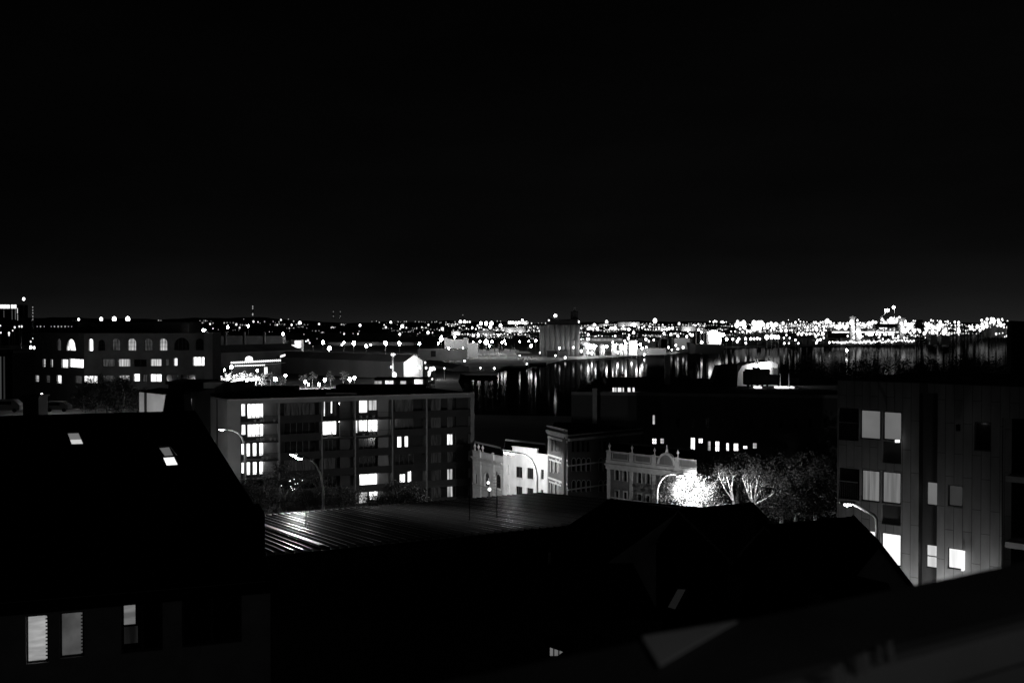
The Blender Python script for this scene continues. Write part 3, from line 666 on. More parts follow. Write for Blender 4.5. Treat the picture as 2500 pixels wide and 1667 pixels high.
# pavilion: pale tent-like hall lit by floodlights, a black kiosk in front of it, lit terrace
dd = 236; zf = zr - .29
pav = thing('roof_pavilion', 'floodlit white pavilion with a pitched roof standing on the warehouse roof', 'pavilion', (P(1850, 930, dd).x, dd, zf))
prof = [(1799, 925), (1803, 908), (1812, 893), (1826, 888), (1845, 886), (1862, 884), (1880, 881), (1889, 884), (1899, 889), (1899, 914)]
b = MB(); fr = [P(x, y, dd) for x, y in prof]; fr = [Vector((fr[0].x, dd, zf))] + fr[1:-1] + [Vector((fr[-1].x, dd, zf))]
bkp = [v + Vector((0, 9, 0)) for v in fr]
b.face(fr[::-1], PLASTER); b.build('front_wall', pav); b = MB(); b.face(bkp, PLASTER); b.build('back_wall', pav)
b = MB()
for i in range(len(fr) - 1): b.face([fr[i], fr[i + 1], bkp[i + 1], bkp[i]], PLASTER)
b.build('roof', pav)
for x0, y0, x1, y1 in ((1842.5, 874, 1846, 888), (1847.5, 874, 1850.5, 889)):
    b = MB(); b.tube([P(x1, y1, dd - .5), P(x0, y0, dd - .5)], [.28, .08], CONC); b.build('flag_pole', pav)
b = MB(); b.tube([P(1879, 882, dd), P(1878, 868, dd)], .06, STEEL); b.build('mast', pav)
for k in range(7):
    px = 1881 + k * 2.9; b = MB(); p_ = P(px, 914, dd - .3); b.bar(p_, P(px, 898, dd - .3), .12, STEEL); b.build('balustrade_post', pav)
kio = thing('roof_kiosk', 'black box kiosk in front of the floodlit pavilion', 'kiosk', (P(1850, 930, 231).x, 231, zf))
b = MB()
for x0, x1, y0 in ((1825, 1880, 902), (1845, 1857, 898), (1821, 1826, 907), (1880, 1900, 915)):  # last low box added to keep the pavilion's right foot dark
    p_, q_ = P(x0, 925, 231), P(x1, 925, 231); z1 = P(x0, y0, 231).z; b.abox(p_.x, q_.x, 231 + (x0 == 1845) * .3, 234, zf + .5 + (x0 == 1845) * .1, z1, ROOF_D)
b.build('body', kio); b = MB()
for px in (1828, 1836, 1850, 1862, 1874):
    p_ = P(px, 925, 231.2); b.abox(p_.x - .2, p_.x + .2, 231.2, 232, zf, zf + .5, BLACK)
b.build('foot', kio)
for px, py, pw in ((1838, 895, 70), (1863, 895, 1000)):
    c = P(px, py + 3, 234.6); f = thing('floodlight', 'floodlight hidden behind the black kiosk, washing the pavilion wall, at x %s' % ('left' if px < 1850 else 'right'), 'floodlight', (c.x, c.y, zf))
    f['label'] = 'floodlight behind the black kiosk, ' + ('the weaker left one' if px < 1850 else 'the stronger right one') + ' of the two'
    b = MB(); b.tube([(c.x, c.y + .1, zf), (c.x, c.y + .1, c.z - .1)], .05, STEEL); b.build('stand', f); b = MB(); b.box(c - Vector((.2, 0, .1)), (.4, 0, 0), (0, .2, .1), (0, -.05, .25), BLACK); b.build('lamp_head', f)
    light(f, c + Vector((0, .35, .05)), pw, .15)
for k, (x0, x1) in enumerate(((1845, 1860), (1896, 1906), (1909, 1927), (1935, 1939))):
    p_, q_ = P(x0, 931, 226), P(x1, 931, 226); b = MB(); b.abox(p_.x, q_.x, 226, 228, zf, zf + .35, lamp_mat('terrace_light', 2.2, True)); o = b.build('terrace_light')
    tag(o, ['short low light strip under the black kiosk', 'small bright light box just right of the pavilion', 'longest bright light strip on the terrace right of the pavilion', 'tiny light box at the far right end of the terrace'][k], 'light strip')
for k, px in enumerate((1906, 1927)):
    b = MB(); p_ = P(px, 931, 227.9); b.tube([(p_.x, 228.3, zf), (p_.x, 228.3, P(px, 912, 228).z)], .12, CONC); tag(b.build('terrace_post'), ['pale post between the two bright terrace lights', 'pale post at the end of the long terrace light'][k], 'post')

# ================================================================== panel clad flats at the right
pm = bpy.data.materials.new('vertical_wall_panels'); pm.use_nodes = True; _t = pm.node_tree; _b = _t.nodes['Principled BSDF']; _b.inputs['Roughness'].default_value = .55
_tc = _t.nodes.new('ShaderNodeTexCoord'); _sx = _t.nodes.new('ShaderNodeSeparateXYZ'); _t.links.new(_tc.outputs['Object'], _sx.inputs[0])
_ad = _t.nodes.new('ShaderNodeMath'); _ad.operation = 'MULTIPLY_ADD'; _t.links.new(_sx.outputs[1], _ad.inputs[0]); _ad.inputs[1].default_value = -.55; _t.links.new(_sx.outputs[0], _ad.inputs[2])
_cb = _t.nodes.new('ShaderNodeCombineXYZ'); _t.links.new(_sx.outputs[2], _cb.inputs[0]); _t.links.new(_ad.outputs[0], _cb.inputs[1])
_bt = _t.nodes.new('ShaderNodeTexBrick'); _bt.inputs['Scale'].default_value = 1; _bt.inputs['Brick Width'].default_value = 2.6; _bt.inputs['Row Height'].default_value = .46
_bt.inputs['Mortar Size'].default_value = .012; _bt.inputs['Color1'].default_value = g3(.29); _bt.inputs['Color2'].default_value = g3(.25); _bt.inputs['Mortar'].default_value = g3(.06)
_bt.offset = .43
_t.links.new(_cb.outputs[0], _bt.inputs['Vector'])
_ns = _t.nodes.new('ShaderNodeTexNoise'); _ns.inputs['Scale'].default_value = 1.6; _ns.inputs['Detail'].default_value = 7; _mq = _t.nodes.new('ShaderNodeMapping'); _mq.inputs['Scale'].default_value = (1.6, 1.6, .35)
_t.links.new(_tc.outputs['Object'], _mq.inputs[0]); _t.links.new(_mq.outputs[0], _ns.inputs['Vector']); _mr = _t.nodes.new('ShaderNodeMapRange'); _mr.inputs['To Min'].default_value = .55; _mr.inputs['To Max'].default_value = 1.4
_t.links.new(_ns.outputs[0], _mr.inputs['Value']); _vm = _t.nodes.new('ShaderNodeVectorMath'); _vm.operation = 'SCALE'; _t.links.new(_bt.outputs[0], _vm.inputs[0]); _t.links.new(_mr.outputs[0], _vm.inputs['Scale']); _t.links.new(_vm.outputs[0], _b.inputs['Base Color'])
_bp = _t.nodes.new('ShaderNodeBump'); _bp.inputs['Distance'].default_value = .01; _bp.invert = True; _t.links.new(_bt.outputs['Fac'], _bp.inputs['Height']); _t.links.new(_bp.outputs[0], _b.inputs['Normal'])
PANEL = pm
A = P(2045, 928, 52); B = P(2560, 946, 45.5); zt_ = A.z; A2, B2 = xy(A), xy(B)
flats = thing('panel_clad_flats', 'block of flats clad in tall grey panels at the right with curtained windows', 'apartment block', (A2[0], A2[1], 18))
U_ = lambda px, py=1200: on_wall(px, py, A2, B2)[0]
Z = lambda px, py: on_wall(px, py, A2, B2)[1]
SHEER = lit_mat('sheer_curtain_light', .10, .20, (9, 9, .35), .8)
SHEER2 = lit_mat('plain_blind_light', .115, .155, (1, 1, 1), .5)
sp = [((2099, 1000, 2150, 1073), SHEER2), ((2154.5, 1004, 2201.5, 1075.5), SHEER2), ((2101.5, 1147, 2148, 1225), SHEER), ((2152, 1151, 2200, 1230), SHEER),
      ((2101, 1294, 2147, 1374), lit_mat('white_blind_light', .85, 1.3)), ((2150, 1301, 2200, 1381), MATS['white_blind_light']),
      ((2379, 1030, 2420, 1101), GLASS_D, dict(trans=0)), ((2314, 1184, 2351, 1237), lit_mat('dark_blind_light', .028, .036), {}), ((2312.5, 1338, 2352, 1390), MATS['white_blind_light'], {})]
holes = [(2047, 996, 2096, 1075), (2047, 1143, 2098, 1219), (2154, 1078, 2200, 1131), (2152, 1233, 2199, 1281)]
rec = (U_(2243), 18, U_(2288), zt_ - .01)
ops = px_ops(A2, B2, [s_[0] for s_ in sp]); hop = px_ops(A2, B2, holes); balc = (U_(2446), 18, U_(2546), Z(2446, 1020))
b = MB(); Aw, u, inn = skin(b, A2, B2, 18, zt_, ops + hop + [rec, balc], PANEL, .16)
bd = perp_back(A2, B2, 14)
block(b, [A2, B2, (B2[0] + bd[0], B2[1] + bd[1]), (A2[0] + bd[0], A2[1] + bd[1])], 18, zt_, PANEL, skip=(0,), top=ROOF_F); b.build('clad_wall', flats)
for o, s_ in zip(ops, sp): window(flats, Aw, u, inn, o, s_[1], .16, **(s_[2] if len(s_) > 2 else {}))
b = MB()                                     # dark infill panels behind the holes
for k, o in enumerate(hop):
    m_ = DARKWALL if k > 1 else GLASS_D
    q = MB(); q.box(Aw + u * o[0] + up * o[1] + inn * .14, u * (o[2] - o[0]), inn * .1, up * (o[3] - o[1]), m_); q.build('infill_panel' if k > 1 else 'balcony_door', flats)
for k, o in enumerate(hop[:2]):
    q = MB()
    for j in range(9): q.bar(Aw + u * (o[0] + .1 + j * .11) + inn * .05 + up * o[1], Aw + u * (o[0] + .1 + j * .11) + inn * .05 + up * (o[1] + .9), .02, BLACK)
    q.box(Aw + u * o[0] + inn * .04 + up * (o[1] + .9), u * 1.0, inn * .04, up * .04, STEEL); q.build('railing', flats)
b = MB(); rw = rec[2] - rec[0]; Ar = Aw + inn * .55     # the recess: set back wall with its own windows
rops = [(.19, Z(2270, 1238), rw - .02, Z(2270, 1179)), (.19, Z(2270, 1392), rw - .06, Z(2270, 1334))]
R0 = Ar + u * rec[0]; R1 = Ar + u * rec[2]
_, u3, i3 = skin(b, xy(R0), xy(R1), 18, zt_ - .5, rops, DARKWALL, .1)
b.box(Aw + u * rec[0] + up * 18 + inn * .001, inn * .56, u * .004, up * (zt_ - 18.5), BLACK); b.box(Aw + u * (rec[2] - .004) + up * 18 + inn * .001, inn * .56, u * .003, up * (zt_ - 18.5), DARKWALL)
b.build('recess_wall', flats)
window(flats, Vector((R0.x, R0.y, 0)), u3, i3, rops[0], SHEER2, .1); window(flats, Vector((R0.x, R0.y, 0)), u3, i3, rops[1], lit_mat('soft_blind_light', .5, .8), .1, trans=1)
o = ops[8]; q = MB(); q.box(Aw + u * (o[2] - .02) + up * (o[1] + .05) - inn * .28, u * .10, inn * .26, up * (o[3] - o[1] - .1), lamp_mat('sash_glow', 1.1, False)); q.build('open_sash', flats)
c = P(2190, 1075.5, 49.6); q = MB(); q.box(c - Vector((.10, .1, .08)), (.08, 0, 0), (0, .1, 0), (0, 0, .13), lamp_mat('wall_light_glass', 1.6, False)); q.box(c + Vector((.02, -.1, -.08)), (.08, 0, 0), (0, .1, 0), (0, 0, .13), MATS['wall_light_glass']); q.build('wall_light', flats)
q = MB()                                     # open balconies at the far right
for k, (y0, y1) in enumerate(((1162, 1176), (1321, 1337), (1480, 1496))):
    q = MB(); zz = Z(2470, y1); q.box(Aw + u * (balc[0] + .18) - inn * .1 + up * zz, u * (balc[2] - balc[0] - .2), inn * 1.6, up * .27, CONC); q.build('balcony', flats)
q = MB(); q.box(Aw + u * (balc[0] + .01) + inn * 1.6 + up * 18, u * (balc[2] - balc[0] - .02), inn * .1, up * (balc[3] - 18), ROOF_D); q.build('balcony_wall', flats)
q = MB(); band(q, Aw, u, 0, (B - A).xy.length, zt_ + .003, zt_ + .07, .05, BLACK); q.build('coping', flats)
c = P(2395, 1052, 47.2); light(flats, P(2340, 1045, 46.2), 1.2, .03, name='wall_light_glow')
q = MB(); cc = P(2340, 1040, 46.2); q.tube([P(2340, 1036, 46.9), P(2340, 1036, 46.2), P(2340, 1040, 46.2)], .03, BLACK); q.box(P(2334, 1052, 46.1), (.2, 0, 0), (0, .02, 0), (0, 0, .3), BLACK); q.build('wall_lantern', flats)

# ================================================================== foreground roofs
def plane_hit(px, py, P0, n):
    r = ray(px, py); o = Vector((0, 0, H)); return o + r * ((P0 - o).dot(n) / r.dot(n))
# --- left house
p0 = P(0, 1470, 27); p1 = P(660, 1415, 29.39); p1.z = p0.z; dr = (p1 - p0).normalized(); pL = p0 - dr * 14
R1 = P(475, 1002, 42); inn_ = Vector((-dr.y, dr.x, 0)); n_ = (R1 - p0).cross(dr).normalized()
R0 = R1 - dr * 22
lh = thing('roof_house', 'big black slate roofed house at the lower left with two lit skylights', 'house', (p1.x, p1.y, 18))
V = plane_hit(620, 1232, p0, n_); V2 = plane_hit(623, 1320, p0, n_)
ov = -inn_ * .35 + up * -.13
b = MB(); rf = [pL + ov, p1 + ov + dr * .2, V2, V, R1, R0]; b.face(rf, SLATE); b.face([v - up * .16 for v in rf[::-1]], SLATE)
for i in range(6): b.face([rf[i], rf[i] - up * .16, rf[(i + 1) % 6] - up * .16, rf[(i + 1) % 6]], SLATE)
roof = b.build('roof', lh)
b = MB(); zz = Vector((0, 0, 18))
for a_, c_ in ((V2, V), (V, R1)):
    b.face([a_ + dr * .02, Vector((a_.x, a_.y, 18)) + dr * .02, Vector((c_.x, c_.y, 18)) + dr * .02, c_ + dr * .02], DARKWALL)
b.build('end_wall', lh); b = MB(); b.face([R1 - up * .05, R0 - up * .05, Vector((R0.x, R0.y, 18)), Vector((R1.x, R1.y, 18))], DARKWALL); b.build('back_wall', lh)
b = MB(); c = P(621, 1228, V.y); b.box(V - dr * .12 - inn_ * 1.9 - up * 1.7, dr * .3, inn_ * 2.0, up * 1.72, ROOF_D); b.build('party_wall', lh)
sp = [((63.6, 1501, 119, 1618), lit_mat('louvre_light', .20, .42, (1, 1, 5), 1.2)), ((146, 1493, 205.5, 1604), lit_mat('frosted_light', .045, .10, (1.4, 1.4, 1.2), 1)), ((296, 1465, 397, 1591), GLASS_D, dict(mull=2)), ((444, 1443, 590, 1573), GLASS_D, dict(mull=2))]
A2, B2 = xy(pL), xy(p1); ops = px_ops(A2, B2, [s_[0] for s_ in sp]); b = MB(); Aw, u, inn = skin(b, A2, B2, 18, p0.z - .02, ops, mat('shadowed_wall', .6, .9, .15, 1.5, bump=.2), .14)
bd = perp_back(A2, B2, 8); block(b, [A2, B2, (B2[0] + bd[0], B2[1] + bd[1]), (A2[0] + bd[0], A2[1] + bd[1])], 18, p0.z - .02, MATS['shadowed_wall'], skip=(0, 2)); b.build('wall', lh)
for o, s_ in zip(ops, sp): window(lh, Aw, u, inn, o, s_[1], .14, **(s_[2] if len(s_) > 2 else {}))
for o in ops[:2]:                            # ends of the glass louvre blades along the right jamb
    q = MB(); n = 13
    for k in range(n):
        z = o[1] + (o[3] - o[1]) * (k + .5) / n
        q.box(Aw + u * (o[2] - .085) + up * z + inn * .05, u * .05, inn * .03, up * .035, FRAME)
    q.build('louvre', lh)
o = ops[2]; q = MB(); x0, z0 = on_wall(297.5, 1528, A2, B2); x1, z1 = on_wall(330, 1478, A2, B2)
q.box(Aw + u * x0 + up * z0 + inn * .131, u * (x1 - x0), inn * .003, up * (z1 - z0), lit_mat('lit_blind', .10, .20, (1, 1, 6), 1)); q.build('window_blind', lh)
x0, z0 = on_wall(299, 1575, A2, B2); x1, z1 = on_wall(336, 1530, A2, B2)
q = MB(); q.box(Aw + u * x0 + up * z0 + inn * .131, u * (x1 - x0), inn * .003, up * (z1 - z0), lit_mat('dim_room', .004, .02)); q.build('lit_room', lh)
nn_ = n_ if n_.z > 0 else -n_
for k, (quad, lo, hi) in enumerate((((161, 1057), (194, 1056), (207, 1086), (172, 1087)), ((385, 1093), (415, 1090), (438, 1136), (404, 1139))) and
        [(((161, 1057), (194, 1056), (207, 1086), (172, 1087)), .05, .45), (((384, 1093), (415, 1090), (438, 1137), (404, 1139)), .1, 1.0)]):
    pts = [plane_hit(x, y, p0 + nn_ * .06, n_) for x, y in quad]
    q = MB()
    for i in range(4): q.bar(pts[i], pts[(i + 1) % 4], .09, BLACK)
    sk = q.build('skylight', lh)
    q = MB(); m_ = [pts[0].lerp(pts[3], .55), pts[1].lerp(pts[2], .55)]
    q.face([pts[0], pts[1], m_[1], m_[0]], lamp_mat('skylight_upper%d' % k, .12 if k else .16, False)); q.face([m_[0], m_[1], pts[2], pts[3]], lamp_mat('skylight_lower%d' % k, 1.3 if k else .6, False)); q.build('pane', sk)
    if k:
        q = MB(); tp = [pts[0] + nn_ * .05, pts[1] + nn_ * .05, pts[1].lerp(pts[2], .85) + nn_ * .28, pts[0].lerp(pts[3], .85) + nn_ * .28]
        for i in range(4): q.bar(tp[i], tp[(i + 1) % 4], .05, BLACK)
        q.build('open_sash', sk)
ch = MB(); pc = [P(383, 1003, 43), P(404, 965, 43), P(412, 962, 43), P(448, 962, 43), P(455, 1003, 43)]
for v in pc[:1] + pc[-1:]: v.z -= 1.5
pb = [v + Vector((0, 1, 0)) for v in pc]; ch.face(pc[::-1], ROOF_D); ch.face(pb, ROOF_D)
for i in range(5): ch.face([pc[i], pc[(i + 1) % 5], pb[(i + 1) % 5], pb[i]], ROOF_D)
ch.build('chimney_gable', lh)
# --- ribbed metal roof
E0, E1 = P(620, 1262, 80), P(1315, 1205, 91); E1.z = E0.z; de = (E1 - E0).normalized(); dn = Vector((de.y, -de.x, 0)); RISE = .11
E0b = E0 - de * 9; Ln = (E1 - E0b).length
hall = thing('metal_roof_hall', 'wide hall with a ribbed sheet metal roof catching the street light, in the middle foreground', 'hall', (E0.x, E0.y, 18))
RIB = mat('lit_rib_crest', .13, .3, .5, 1.5, metal=.8)  # crests coloured brighter to stand for light streaks along the ribs
METAL = mat('sheet_metal_roofing', .014, .5, .4, .5, spec=.02)
W = 27
def rp(s_, t_, h=0): return E0b + de * s_ + dn * t_ + up * (t_ * RISE + h)
b = MB(); n = int(Ln / .5)
for i in range(n):                            # trapezoid ribs as part of the sheet
    s0 = Ln * i / n; s1 = Ln * (i + 1) / n; dd_ = (s1 - s0)
    prof = [(s0, 0), (s0 + dd_ * .80, 0), (s0 + dd_ * .83, .17), (s0 + dd_ * .93, .17), (s1, 0)]
    for (a_, h0), (c_, h1) in zip(prof, prof[1:]): b.face([rp(a_, -.2, h0), rp(c_, -.2, h1), rp(c_, W, h1), rp(a_, W, h0)], RIB if h0 and h1 and i % 3 != 1 else METAL)
b.face([rp(0, -.2, -.12), rp(Ln, -.2, -.12), rp(Ln, -.2), rp(0, -.2)], METAL)
b.face([rp(Ln, -.2, -.12), rp(Ln, W, -.12), rp(Ln, W), rp(Ln, -.2)], METAL)
b.build('roof', hall)
b = MB()
for a_, c_ in (((0, 0), (Ln, 0)), ((Ln, 0), (Ln, W)), ((Ln, W), (0, W))):
    v0, v1 = rp(*a_, -.13), rp(*c_, -.13); b.face([v0, v1, Vector((v1.x, v1.y, 18)), Vector((v0.x, v0.y, 18))], DARKWALL)
b.build('wall', hall)
b = MB(); b.box(rp(0, -.34, -.02), de * 24, dn * .13, up * .13, mat('gutter_steel', .45, .45, .1, 3)); b.build('gutter', hall)
b = MB(); s_ = 7.6; b.box(rp(s_, .2, .18), de * .32, dn * 26 + up * 26 * RISE, up * .06, MATS['gutter_steel']); b.build('ridge_cap', hall)
b = MB(); b.box(rp(Ln - .05, -.2, .02), de * .22, dn * W + up * W * RISE, up * .08, ROOF_D); b.build('verge_flashing', hall)
for k, (px, y0, y1, cr) in enumerate(((747, 1250, 1295, 1), (1146, 1165, 1275, 0), (1213, 1150, 1268, 1))):
    nP = de.cross(dn + up * RISE).normalized(); v = plane_hit(px, y1, E0b, nP); top = Vector((v.x, v.y, P(px, y0, v.y).z))
    b = MB(); b.tube([v, top], .035, BLACK, n=6)
    o = tag(b.build('aerial'), ['short aerial on the lit left corner of the ribbed roof', 'thin bare pole on the middle of the ribbed roof', 'tallest thin aerial near the peak of the ribbed roof'][k], 'aerial')
    if cr:
        q = MB()
        for j in range(5): q.bar(top - up * (.15 + .22 * j) - de * .28, top - up * (.15 + .22 * j) + de * .28, .02, BLACK)
        q.build('aerial_element', o)
# --- dark pitched houses, lower right
def ridge_house(label, r0, r1, front_run, front_drop, back_run, back_drop, wallm=ROOF_D, end_m=None, hip=0):
    e = (r1 - r0); e.z = 0; e.normalize(); f = Vector((e.y, -e.x, 0))
    if f.y > 0: f = -f
    t = thing('dark_roofed_house', label, 'house', (r0.x, r0.y, 18))
    fe0, fe1 = r0 + f * front_run - up * front_drop, r1 + f * front_run - up * front_drop - e * hip
    be0, be1 = r0 - f * back_run - up * back_drop, r1 - f * back_run - up * back_drop
    q = MB(); q.face([fe0, fe1, r1, r0], SLATE); q.face([r0, r1, be1, be0], SLATE)
    for a_, c_, d_ in ((fe0, r0, be0), (fe1, r1, be1)):
        q.face([a_, c_, c_ - up * .15, a_ - up * .15], SLATE); q.face([c_, d_, d_ - up * .15, c_ - up * .15], SLATE)
    q.build('roof', t)
    q = MB(); g = lambda v: Vector((v.x, v.y, 18))
    i_ = -e * .2
    for a_, c_, d_, s_ in ((fe0, r0, be0, 1), (fe1, r1, be1, -1)):
        k_ = e * .25 * s_; q.face([g(a_) + k_, a_ + k_ - up * .1, c_ + k_ - up * .1, d_ + k_ - up * .1, g(d_) + k_], end_m or wallm)
    q.face([g(fe0) - f * .3, g(fe1) - f * .3, fe1 - f * .3, fe0 - f * .3], wallm); q.face([g(be0) + f * .3, g(be1) + f * .3, be1 + f * .3, be0 + f * .3], wallm); q.build('wall', t)
    return t, f
r0 = P(1489, 1216, 58); r1 = P(1664, 1244, 54.4); r1.z = r0.z
ridge_house('leftmost dark slate roof of the right foreground, its ridge sloping down to the right', r0, r1, 16, 4.7, 2, 1.6)
r0 = P(1655, 1243, 44); r1 = P(1838, 1225, 45.8); r1.z = r0.z
tB, fB = ridge_house('dark slate roofed house right below the lit tree, with one dim skylight', r0, r1, 14, 5.4, 2, 1.8, hip=2.2)
nB = (r1 - r0).cross(fB * 14 - up * 5.4).normalized(); pts = [plane_hit(x, y, r0 + up * .05, nB) for x, y in ((1653, 1436), (1678, 1437), (1650, 1490), (1627, 1483))]
q = MB()
for i in range(4): q.bar(pts[i], pts[(i + 1) % 4], .07, BLACK)
sk = q.build('skylight', tB); q = MB(); q.face(pts, lamp_mat('dim_skylight', .008, False)); q.build('pane', sk)
b = MB(); v = P(1838, 1225, 45.8); w_ = P(1880, 1283, 43.2); b.face([v, w_, P(1885, 1420, 38), P(1780, 1400, 38)], SLATE); b.build('hip', tB)
r0 = P(1866, 1281, 38); r1 = P(2087, 1259, 39.8); r1.z = r0.z
tC, fC = ridge_house('dark slate roofed house below the panel clad flats, its ridge meeting a steep front gable', r0, r1, 13, 5, 1.7, 1.5, hip=7)
g1 = P(2144, 1316, 35.4); g1.z = r0.z; g0 = Vector((r1.x, r1.y, r0.z)); g0 = g0 + (g0 - g1) * .08
dg = (g1 - g0).normalized(); sd = Vector((-dg.y, dg.x, 0)); sd = sd if sd.x > 0 else -sd
b = MB()
for s_ in (1, -1): b.face([g0, g1 + dg * .15, g1 + dg * .15 + sd * s_ * 1.6 - up * 2.1, g0 + sd * s_ * 1.6 - up * 2.1][::s_], SLATE)
for s_ in (1, -1): b.box(g1 + dg * .15, sd * s_ * 1.6 - up * 2.1, -dg * .1, -up * .28, ROOF_D)
b.build('gable_roof', tC)
b = MB(); GW = mat('gable_wall', .55, .9, .15, 1.5, bump=.2); a_ = g1 - up * .04 + dg * .04; b.face([a_ + sd * 1.5 - up * 1.97, a_, a_ - sd * 1.5 - up * 1.97, a_ - sd * 1.5 - up * 7, a_ + sd * 1.5 - up * 7], GW); b.build('gable_wall', tC)
# low dark block filling the yard in the middle, one lit corner window
A = P(1180, 1560, 33); B = P(1420, 1560, 33); t = thing('yard_building', 'low dark building in the middle foreground with one small barred lit window', 'building', (A.x, 33, 18))
z0_ = P(1340, 1606, 33).z; z1_ = P(1340, 1571, 33).z
ux0, ux1 = P(1340, 1580, 33).x, P(1377, 1580, 33).x
b = MB(); _, u, inn = skin(b, (-8, 33), (5, 33), 18, 30.2, [(ux0 + 8, z0_, ux1 + 8, z1_)], DARKWALL, .15); block(b, [(-8, 33), (5, 33), (5, 41), (-8, 41)], 18, 30.2, DARKWALL, skip=(0,), top=ROOF_D); b.build('wall', t)
window(t, Vector((-8, 33, 0)), u, inn, (ux0 + 8, z0_, ux1 + 8, z1_), lit_mat('barred_light', .10, .18), .15, mull=3)
hw = z1_ - z0_; wd = ux1 - ux0
for nm, pr in (('eave_board', [(ux0 - .1, z1_ + .3), (ux1 + .3, z1_ + .3), (ux1 + .3, z0_ + hw * .5), (ux1, z0_ + hw * .55), (ux0 - .1, z1_ - .01)]), ('stair_parapet', [(ux0 + wd * .3, z0_ - .3), (ux1 + .3, z0_ - .3), (ux1 + .3, z0_ + hw * .62), (ux1, z0_ + hw * .55), (ux0 + wd * .3, z0_ - .01)])):
    q = MB(); f0 = [Vector((x, 32.8, z)) for x, z in pr]; f1 = [v + Vector((0, .15, 0)) for v in f0]; q.face(f0, ROOF_D)
    for i in range(len(pr)): q.face([f0[i], f0[(i + 1) % 5], f1[(i + 1) % 5], f1[i]], ROOF_D)
    q.build(nm, t)
b = MB(); v = P(1342, 1410, 45); b.tube([(v.x, 45, 18), (v.x, 45, P(1342, 1348, 45).z)], .06, CONC); tag(b.build('vent_pipe'), 'thin pale vent pipe standing alone in the dark middle foreground', 'pipe')
# --- parapet right under the camera, out of focus
near = thing('balcony_parapet', 'blurred dark metal parapet crossing the lower right corner, close to the camera', 'parapet', (1, 3, 38))
q0 = G(2500, 1372, 39.05); q1 = G(1500, 1578, 39.05); dq = (q0 - q1).normalized(); nq = Vector((dq.y, -dq.x, 0))
CAP = mat('parapet_cap', .06, .5, .2, 3, metal=.3); INNER = mat('parapet_inner', .22, .4, .1, 2, metal=.3)
b = MB(); s0 = q1 - dq * 2.2; Lq = (q0 - s0).length + 1.5
b.box(s0 - up * .05, dq * Lq, nq * .42, up * .05, CAP); b.build('cap', near)
b = MB(); b.box(s0 - up * 2, dq * Lq, nq * .3, up * 1.94, DARKWALL); b.build('wall', near)
b = MB(); b.box(s0 + nq * .43 - up * .13, dq * Lq, nq * .05, up * .11, INNER); b.box(s0 + nq * .49 - up * .16, dq * Lq, nq * .5, up * .03, INNER); b.box(s0 + nq * 1.0 - up * .2, dq * Lq, nq * .22, up * .02, CAP); b.build('flashing', near)
b = MB()
for px, py in ((2032, 1652), (2042, 1648), (2053, 1642), (2092, 1622), (2105, 1617), (2112, 1613), (2143, 1598), (2168, 1588), (2172, 1585)):  # bright metal stubs added to stand for reflected glints
    v = G(px, py, 39.06); b.tube([v - up * .03 + dq * .012, v + up * .03], .007, mat('glint_metal', .9, .3, .05, 5, metal=1), n=8); b.build('glint_stub', near); b = MB()
b = MB(); v = [G(x, y, 39.058) for x, y in ((1568, 1556), (1800, 1518), (1700, 1575), (1610, 1628))]; b.face([p_ + up * .006 for p_ in v], mat('painted_light_patch', .38, .8, .1, 3)); 
for i in range(4): b.face([v[i], v[(i + 1) % 4], v[(i + 1) % 4] + up * .006, v[i] + up * .006], MATS['painted_light_patch'])
b.build('light_patch', near)  # pale quad stands in for a patch of light on the cap
wl_ = thing('added_fill_lamp', 'added unseen fill lamp beside the camera, lighting the parapet', 'fill lamp', (2.6, .3, 41.2))  # lamp added out of view to brighten the near parapet
b = MB(); b.tube([(2.6, .15, 41.3), (2.6, .3, 41.3), (2.6, .3, 41.2)], .02, BLACK); b.build('fill_lamp_bracket', wl_); b = MB(); b.ball((2.6, .3, 41.15), .05, lamp_mat('fill_bulb', 1.0, False)); b.build('bulb', wl_); light(wl_, (2.6, .4, 41.0), 30, .08)  # bracket and bulb are parts of the added fill lamp
# ================================================================== trees
def crown_mesh(name, ell, n_cl, n_leaf, cl_r, leaf, seed, m=LEAF, gap=.0, shell=.35):
    rnd = random.Random(seed); b = MB(); cl = []
    while len(cl) < n_cl:
        v = Vector((rnd.uniform(-1, 1), rnd.uniform(-1, 1), rnd.uniform(-1, 1)))
        if shell < v.length < 1 and (v.z > -.75): cl.append(Vector((v.x * ell[0], v.y * ell[1], v.z * ell[2])))
    for c in cl:
        r = cl_r * rnd.uniform(.6, 1.3)
        for _ in range(int(n_leaf / n_cl * rnd.uniform(.5, 1.5))):
            p = c + Vector((rnd.gauss(0, r * .5), rnd.gauss(0, r * .5), rnd.gauss(0, r * .38)))
            a = Vector((rnd.uniform(-1, 1), rnd.uniform(-1, 1), rnd.uniform(-.6, .6))).normalized(); q = Vector((rnd.uniform(-1, 1), rnd.uniform(-1, 1), rnd.uniform(-1, 1))).cross(a)
            if q.length < .1: continue
            q.normalize(); s = leaf * rnd.uniform(.6, 1.3)
            b.face([p, p + a * s * .6 + q * s * .35, p + a * s * 1.2, p + a * s * .6 - q * s * .35], m)
    return b, cl
